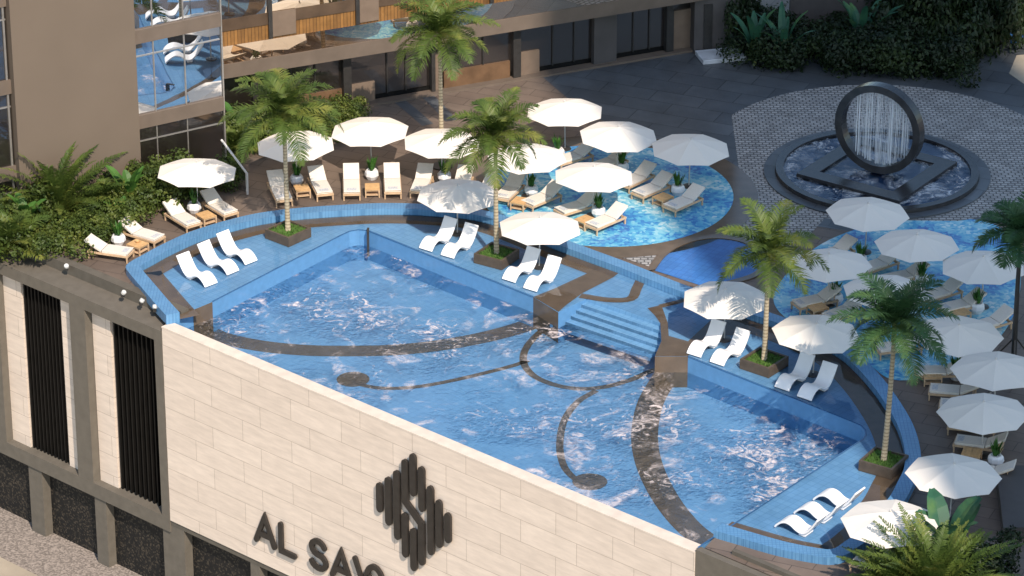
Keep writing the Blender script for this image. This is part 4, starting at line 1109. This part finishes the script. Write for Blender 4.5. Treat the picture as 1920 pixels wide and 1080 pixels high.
for (pp, cb, sd, l, m_, L, n), pl_ in zip(PALMS, pl_l):
    p = planter(*pp, pl_); h = zat(p, cb[1]); q = P(cb[0], cb[1], h)
    make_palm('palm_tree', (p.x, p.y, .34), h-.34, sd, l, M[m_], (q.x-p.x, q.y-p.y), L, n)
# deck palm (tall, slender)
p = P(829, 312); h = zat(p, 92); q = P(825, 92, h)
make_palm('palm_tree', (p.x, p.y, 0), h, 15, 'tall slender palm growing from the brown deck behind the parasols', M['palm'], (q.x-p.x, q.y-p.y), 2.8, 26)
o = MB().lathe([(.0, .05), (.38, .05), (.45, .05), (.45, 0)], 20).build('tree_grate', M['darkmetal']); o.location = (p.x, p.y, .0); tag(o, 'round tree grate at the foot of the tall slender palm', 'grate')
p = P(1899, 700); h = zat(p, 470); q = P(1912, 470, h)
t = make_palm('palm_tree', (p.x, p.y, 0), h, 16, 'dark-trunked palm braced by struts beside the far mosaic island', M['palm_dark'], (q.x-p.x, q.y-p.y), 2.1, 22, trunkmat=M['darkmetal'])
for a in (2.6, .4, 4.6):
    MB().tube([(1.15*math.cos(a), 1.15*math.sin(a), 0), (.05*math.cos(a), .05*math.sin(a), 1.5)], .035, 6).build('brace', M['darkmetal'], t)
# low bushy palms
def bush_palm(x, y, seed, L, n, label, m_='palm', hi=1.5, lo=.25, droop=1.0, **kw):
    p = P(x, y); t = empty('bushy_palm', (p.x, p.y, 0), 0, label, 'palm bush'); random.seed(seed); 
    crown(seed, n, L, lo, hi, droop, **kw).build('fronds', M[m_], t)
    MB().tube([(0, 0, 0), (0, 0, .35)], .16, 9, .12).build('stump', M['trunk'], t); return t
bush_palm(108, 402, 21, 4.3, 64, 'spiky bushy palm in front of the brown tower wall', 'palm', 1.5, .15, .85, lw=.46, wid=.055)
bush_palm(1748, 1128, 22, 3.7, 64, 'big spiky palm bush covering the pool corner parasol', 'palm', 1.52, .35, .65, lw=.42, wid=.055)
bush_palm(1672, 1118, 23, 2.4, 30, 'smaller spiky palm bush in the sun at the pool corner', 'palm', lw=.36, wid=.05)
bush_palm(20, 470, 24, 2.2, 22, 'bright low palm at the edge of the planting above the parapet', 'palm')
bush_palm(210, 395, 25, 1.9, 20, 'short palm with arching fronds beside the spiky palm', 'palm')
bush_palm(440, 285, 26, 1.8, 18, 'small palm in the recess at the corner of the glass bay', 'palm')

def paddle(mb, base, az, el, L, w, droop=.9, n=7):
    p = Vector(base); pts = []
    for i in range(n+1):
        t = i/n; e = el-droop*t*t; d = Vector((math.cos(az)*math.cos(e), math.sin(az)*math.cos(e), math.sin(e))); pts.append(p.copy()); p += d*(L/n)
    s = Vector((-math.sin(az), math.cos(az), 0)); o = len(mb.v)
    for i, q in enumerate(pts):
        t = i/n; ww = (.03 if t < .25 else w*math.sin(math.pi*min(1, (t-.2)/.82))**.6*.5+.01); lift = Vector((0, 0, ww*.35))
        mb.v += [tuple(q+s*ww+lift), tuple(q), tuple(q-s*ww+lift)]
    for i in range(n):
        a = o+3*i; mb.f += [(a, a+1, a+4, a+3), (a+1, a+2, a+5, a+4)]
def banana(x, y, seed, n, L, w, label, m_='banana'):
    random.seed(seed); p = P(x, y); mb = MB()
    for i in range(n): paddle(mb, (random.uniform(-.08, .08), random.uniform(-.08, .08), .3), i*2.4+random.uniform(-.3, .3), random.uniform(1.05, 1.45), L*random.uniform(.75, 1.1), w)
    t = empty('broadleaf_plant', (p.x, p.y, 0), 0, label, 'plant', 'broad leaved plants'); mb.build('leaves', M[m_], t); MB().tube([(0, 0, 0), (0, 0, .5)], .09, 8, .07).build('stem', M['shaft'], t)
banana(246, 392, 31, 7, 1.9, .42, 'bright banana plant against the right edge of the brown tower wall'.replace(' right', ''))
banana(228, 428, 32, 6, 1.1, .34, 'small bright broadleaf plant behind the head of the sun beds')
banana(48, 440, 33, 7, 1.6, .45, 'bright broadleaf plant at the parapet end of the planting')
banana(1768, 1075, 34, 9, 2.7, .75, 'tall blue-green broadleaf plant rising from the spiky bush', 'plantain')
banana(442, 268, 35, 6, 1.6, .4, 'broadleaf plant in the dark recess beside the glass bay')
banana(1415, 122, 36, 8, 2.5, .32, 'tall light green plant at the near end of the hedge', 'plantain')
banana(1466, 124, 37, 8, 2.6, .32, 'second light green plant in front of the dark hedge', 'plantain')
banana(1615, 104, 38, 8, 2.9, .34, 'light green broadleaf plant rising from the middle of the hedge', 'plantain')

# bushes
def bush_mesh(seed, n=3200, leaf=.115):
    random.seed(seed); mb = MB()
    lumps = [(Vector((random.gauss(0, .5), random.gauss(0, .5), random.uniform(.25, .75))), random.uniform(.32, .55)) for _ in range(12)]
    for i in range(n):
        c, r = random.choice(lumps); d = Vector((random.gauss(0, 1), random.gauss(0, 1), random.gauss(.25, 1))).normalized()
        p = c+d*r*random.uniform(.55, 1.08); p.z = max(.03, p.z)
        nrm = (d+Vector((random.gauss(0, .5), random.gauss(0, .5), random.gauss(0, .5)))).normalized(); a = nrm.orthogonal().normalized(); b = nrm.cross(a)
        q = random.uniform(0, 6.28); a, b = a*math.cos(q)+b*math.sin(q), b*math.cos(q)-a*math.sin(q)
        s = leaf*random.uniform(.6, 1.3)
        mb.add([p-a*s*.5, p+b*s*.28, p+a*s*.5+nrm*s*.12, p-b*s*.28], [(0, 1, 2, 3)])
    return mb
bsrc = [bush_mesh(41+i).v and bush_mesh(41+i) for i in range(3)]
bproto = {}
def bush(x, y, sx, sz, k, label, m_='bush', name='bush', group='bushes in the planting bed'):
    key = (k, m_); p = P(x, y)
    if key not in bproto:
        o = bsrc[k].build(name, M[m_]); bproto[key] = o
    else:
        o = bproto[key].copy(); COL.objects.link(o)
    o.location = (p.x, p.y, 0); o.scale = (sx, sx, sz); o.rotation_euler = (0, 0, random.uniform(0, 6.28)); tag(o, label, 'bush', group)
BL = [(30, 455, 1.6, 1.5, 'leafy green bush at the parapet end of the planting bed'), (85, 462, 1.5, 1.0, 'leafy green bush in front of the spiky palm'), (140, 470, 1.4, 1.2, 'rounded green bush beside the flood lamp'), (175, 440, 1.4, 1.1, 'dark green bush next to the sun bed with the pot'),
      (120, 440, 1.4, 1.1, 'dense bush behind the front of the planting bed'), (215, 410, 1.5, 1.3, 'green bush behind the heads of the street-edge sun beds'), (265, 388, 1.5, 1.5, 'olive green bush below the brown tower wall'), (300, 366, 1.5, 1.6, 'olive green bush below the corner of the glass bay'),
      (345, 352, 1.4, 1.3, 'dark bush in the shade of the tower parasol'), (45, 405, 1.6, 1.6, 'bush beneath the dark tower windows'), (5, 430, 1.5, 1.6, 'bush cut off by the picture edge below the tower windows'), (400, 350, 1.0, 1.0, 'low dark bush between the parasol and the balustrade'),
      (445, 262, 1.5, 1.4, 'bush in the recess behind the corner palm'), (480, 250, 1.5, 1.5, 'bush filling the recess under the ledge'), (640, 218, 1.1, .9, 'small bright bush against the ground floor glazing'), (595, 240, 1.3, 1.3, 'bush behind the crown of the corner palm'), (540, 252, 1.3, 1.2, 'bush between the corner palm and the dark glazing')]
for i, (x, y, sx, sz, l) in enumerate(BL): bush(x, y, sx, sz, i % 3, l)
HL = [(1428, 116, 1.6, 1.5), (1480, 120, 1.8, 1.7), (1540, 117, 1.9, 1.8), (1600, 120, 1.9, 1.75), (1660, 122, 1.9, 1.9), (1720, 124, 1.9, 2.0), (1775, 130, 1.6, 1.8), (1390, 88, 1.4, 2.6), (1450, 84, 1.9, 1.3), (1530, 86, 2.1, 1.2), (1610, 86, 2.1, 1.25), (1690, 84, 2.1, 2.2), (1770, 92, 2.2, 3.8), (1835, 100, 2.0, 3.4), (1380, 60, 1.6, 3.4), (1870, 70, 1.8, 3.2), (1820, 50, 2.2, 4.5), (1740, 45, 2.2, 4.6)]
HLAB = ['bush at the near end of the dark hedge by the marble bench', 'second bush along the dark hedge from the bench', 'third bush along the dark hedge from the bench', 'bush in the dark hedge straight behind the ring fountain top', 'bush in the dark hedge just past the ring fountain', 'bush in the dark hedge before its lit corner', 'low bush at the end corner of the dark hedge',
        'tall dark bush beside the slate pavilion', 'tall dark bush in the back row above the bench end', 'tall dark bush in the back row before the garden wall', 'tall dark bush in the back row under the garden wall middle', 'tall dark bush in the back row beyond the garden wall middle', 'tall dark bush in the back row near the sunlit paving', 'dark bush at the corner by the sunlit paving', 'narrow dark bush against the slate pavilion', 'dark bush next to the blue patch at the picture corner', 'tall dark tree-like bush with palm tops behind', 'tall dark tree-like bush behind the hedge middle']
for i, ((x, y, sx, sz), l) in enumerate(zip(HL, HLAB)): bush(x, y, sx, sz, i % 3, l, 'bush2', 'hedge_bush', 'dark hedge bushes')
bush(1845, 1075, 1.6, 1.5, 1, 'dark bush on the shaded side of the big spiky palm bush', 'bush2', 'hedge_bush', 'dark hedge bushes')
bush(1720, 1090, 1.4, 1.0, 2, 'leafy bush at the foot of the pool corner plants')
for x, y, sd, l in ((1790, 60, 51, 'green palm top rising behind the dark hedge'), (1868, 55, 52, 'palm at the far corner behind the hedge')):
    p = P(x, y); make_palm('palm_tree', (p.x, p.y, 0), 3.0, sd, l, M['palm_dark'], (0, 0), 2.0, 18)

# small fittings
gb = bpy.data.objects.new('glass_balustrade', None); COL.objects.link(gb); tag(gb, 'clear glass balustrade with a pale handrail beside the tower parasol', 'balustrade')
a = P(418, 345); b = P(464, 364)
za = zat(a, 262); zb_ = zat(b, 325)
MB().add([(a.x, a.y, .05), (b.x, b.y, .05), (b.x, b.y, zb_-.05), (a.x, a.y, za-.05)], [(0, 1, 2, 3)]).build('pane', M['clear'], gb).modifiers.new('s', 'SOLIDIFY').thickness = .02
MB().tube([(a.x, a.y, za), (b.x, b.y, zb_)], .05, 8).build('handrail', M['rail'], gb)
MB().tube([(b.x, b.y, 0), (b.x, b.y, zb_)], .06, 8).build('post', M['rail'], gb)
def spot(x, y, l, k_):
    p = wuv(x, y, -1.3); q = P(x, y, .15); t = empty('flood_lamp', (q.x, q.y, .12), k_, l, 'lamp', 'flood lamps along the parapet')
    MB().box(-.06, .06, -.06, .06, -.12, .02).build('bracket', M['darkmetal'], t)
    MB().lathe([(0, .0), (.07, .01), (.10, .05), (.10, .15), (.08, .17), (0, .17)], 12).build('housing', M['lampwhite'], t).rotation_euler = (.6, 0, 0)
for i, (x, y, l) in enumerate(((125, 500, 'white flood lamp on the parapet in front of the bushes'), (230, 550, 'white flood lamp on the parapet beside the bare deck'), (264, 566, 'small white flood lamp close to the pool corner'), (290, 578, 'white flood lamp touching the end of the pool coping'))): spot(x, y, l, i)
# low step wall at the right-hand edge
o = MB().prism(pxs([(1868, 905), (1873, 893), (2060, 893), (2060, 1010), (1880, 1010)]), 0, .45).build('step_wall', M['darkwall'])
tag(o, 'low dark step wall beside the large shaded parasol', 'wall')

# ------------------------------------------------------------------ light
w = bpy.data.worlds.new('World'); S.world = w; w.use_nodes = True
nt = w.node_tree; bg = nt.nodes['Background']
sky = nt.nodes.new('ShaderNodeTexSky'); sky.sky_type = 'NISHITA'; sky.sun_disc = False
sky.sun_elevation = SUN_EL; sky.sun_rotation = math.pi-SUN_AZ; sky.air_density = 1.0; sky.dust_density = .8; sky.ozone_density = .5
tn = nt.nodes.new('ShaderNodeVectorMath'); tn.operation = 'MULTIPLY'; tn.inputs[1].default_value = (.97, 1.02, 1.0); nt.links.new(sky.outputs[0], tn.inputs[0]); nt.links.new(tn.outputs[0], bg.inputs[0]); bg.inputs[1].default_value = .15
sl = bpy.data.lights.new('sun', 'SUN'); sl.energy = 4.1; sl.angle = R(.4); sl.color = (1, .865, .735)
so = bpy.data.objects.new('sun', sl); COL.objects.link(so)
ld = Vector((lh.x*math.cos(SUN_EL), lh.y*math.cos(SUN_EL), -math.sin(SUN_EL)))
so.rotation_euler = ld.to_track_quat('-Z', 'Y').to_euler(); so.location = (30, -60, 80)
S.view_settings.view_transform = 'Standard'; S.view_settings.look = 'None'; S.view_settings.exposure = .42; S.view_settings.gamma = 1
S.cycles.max_bounces = 8; S.cycles.transparent_max_bounces = 12
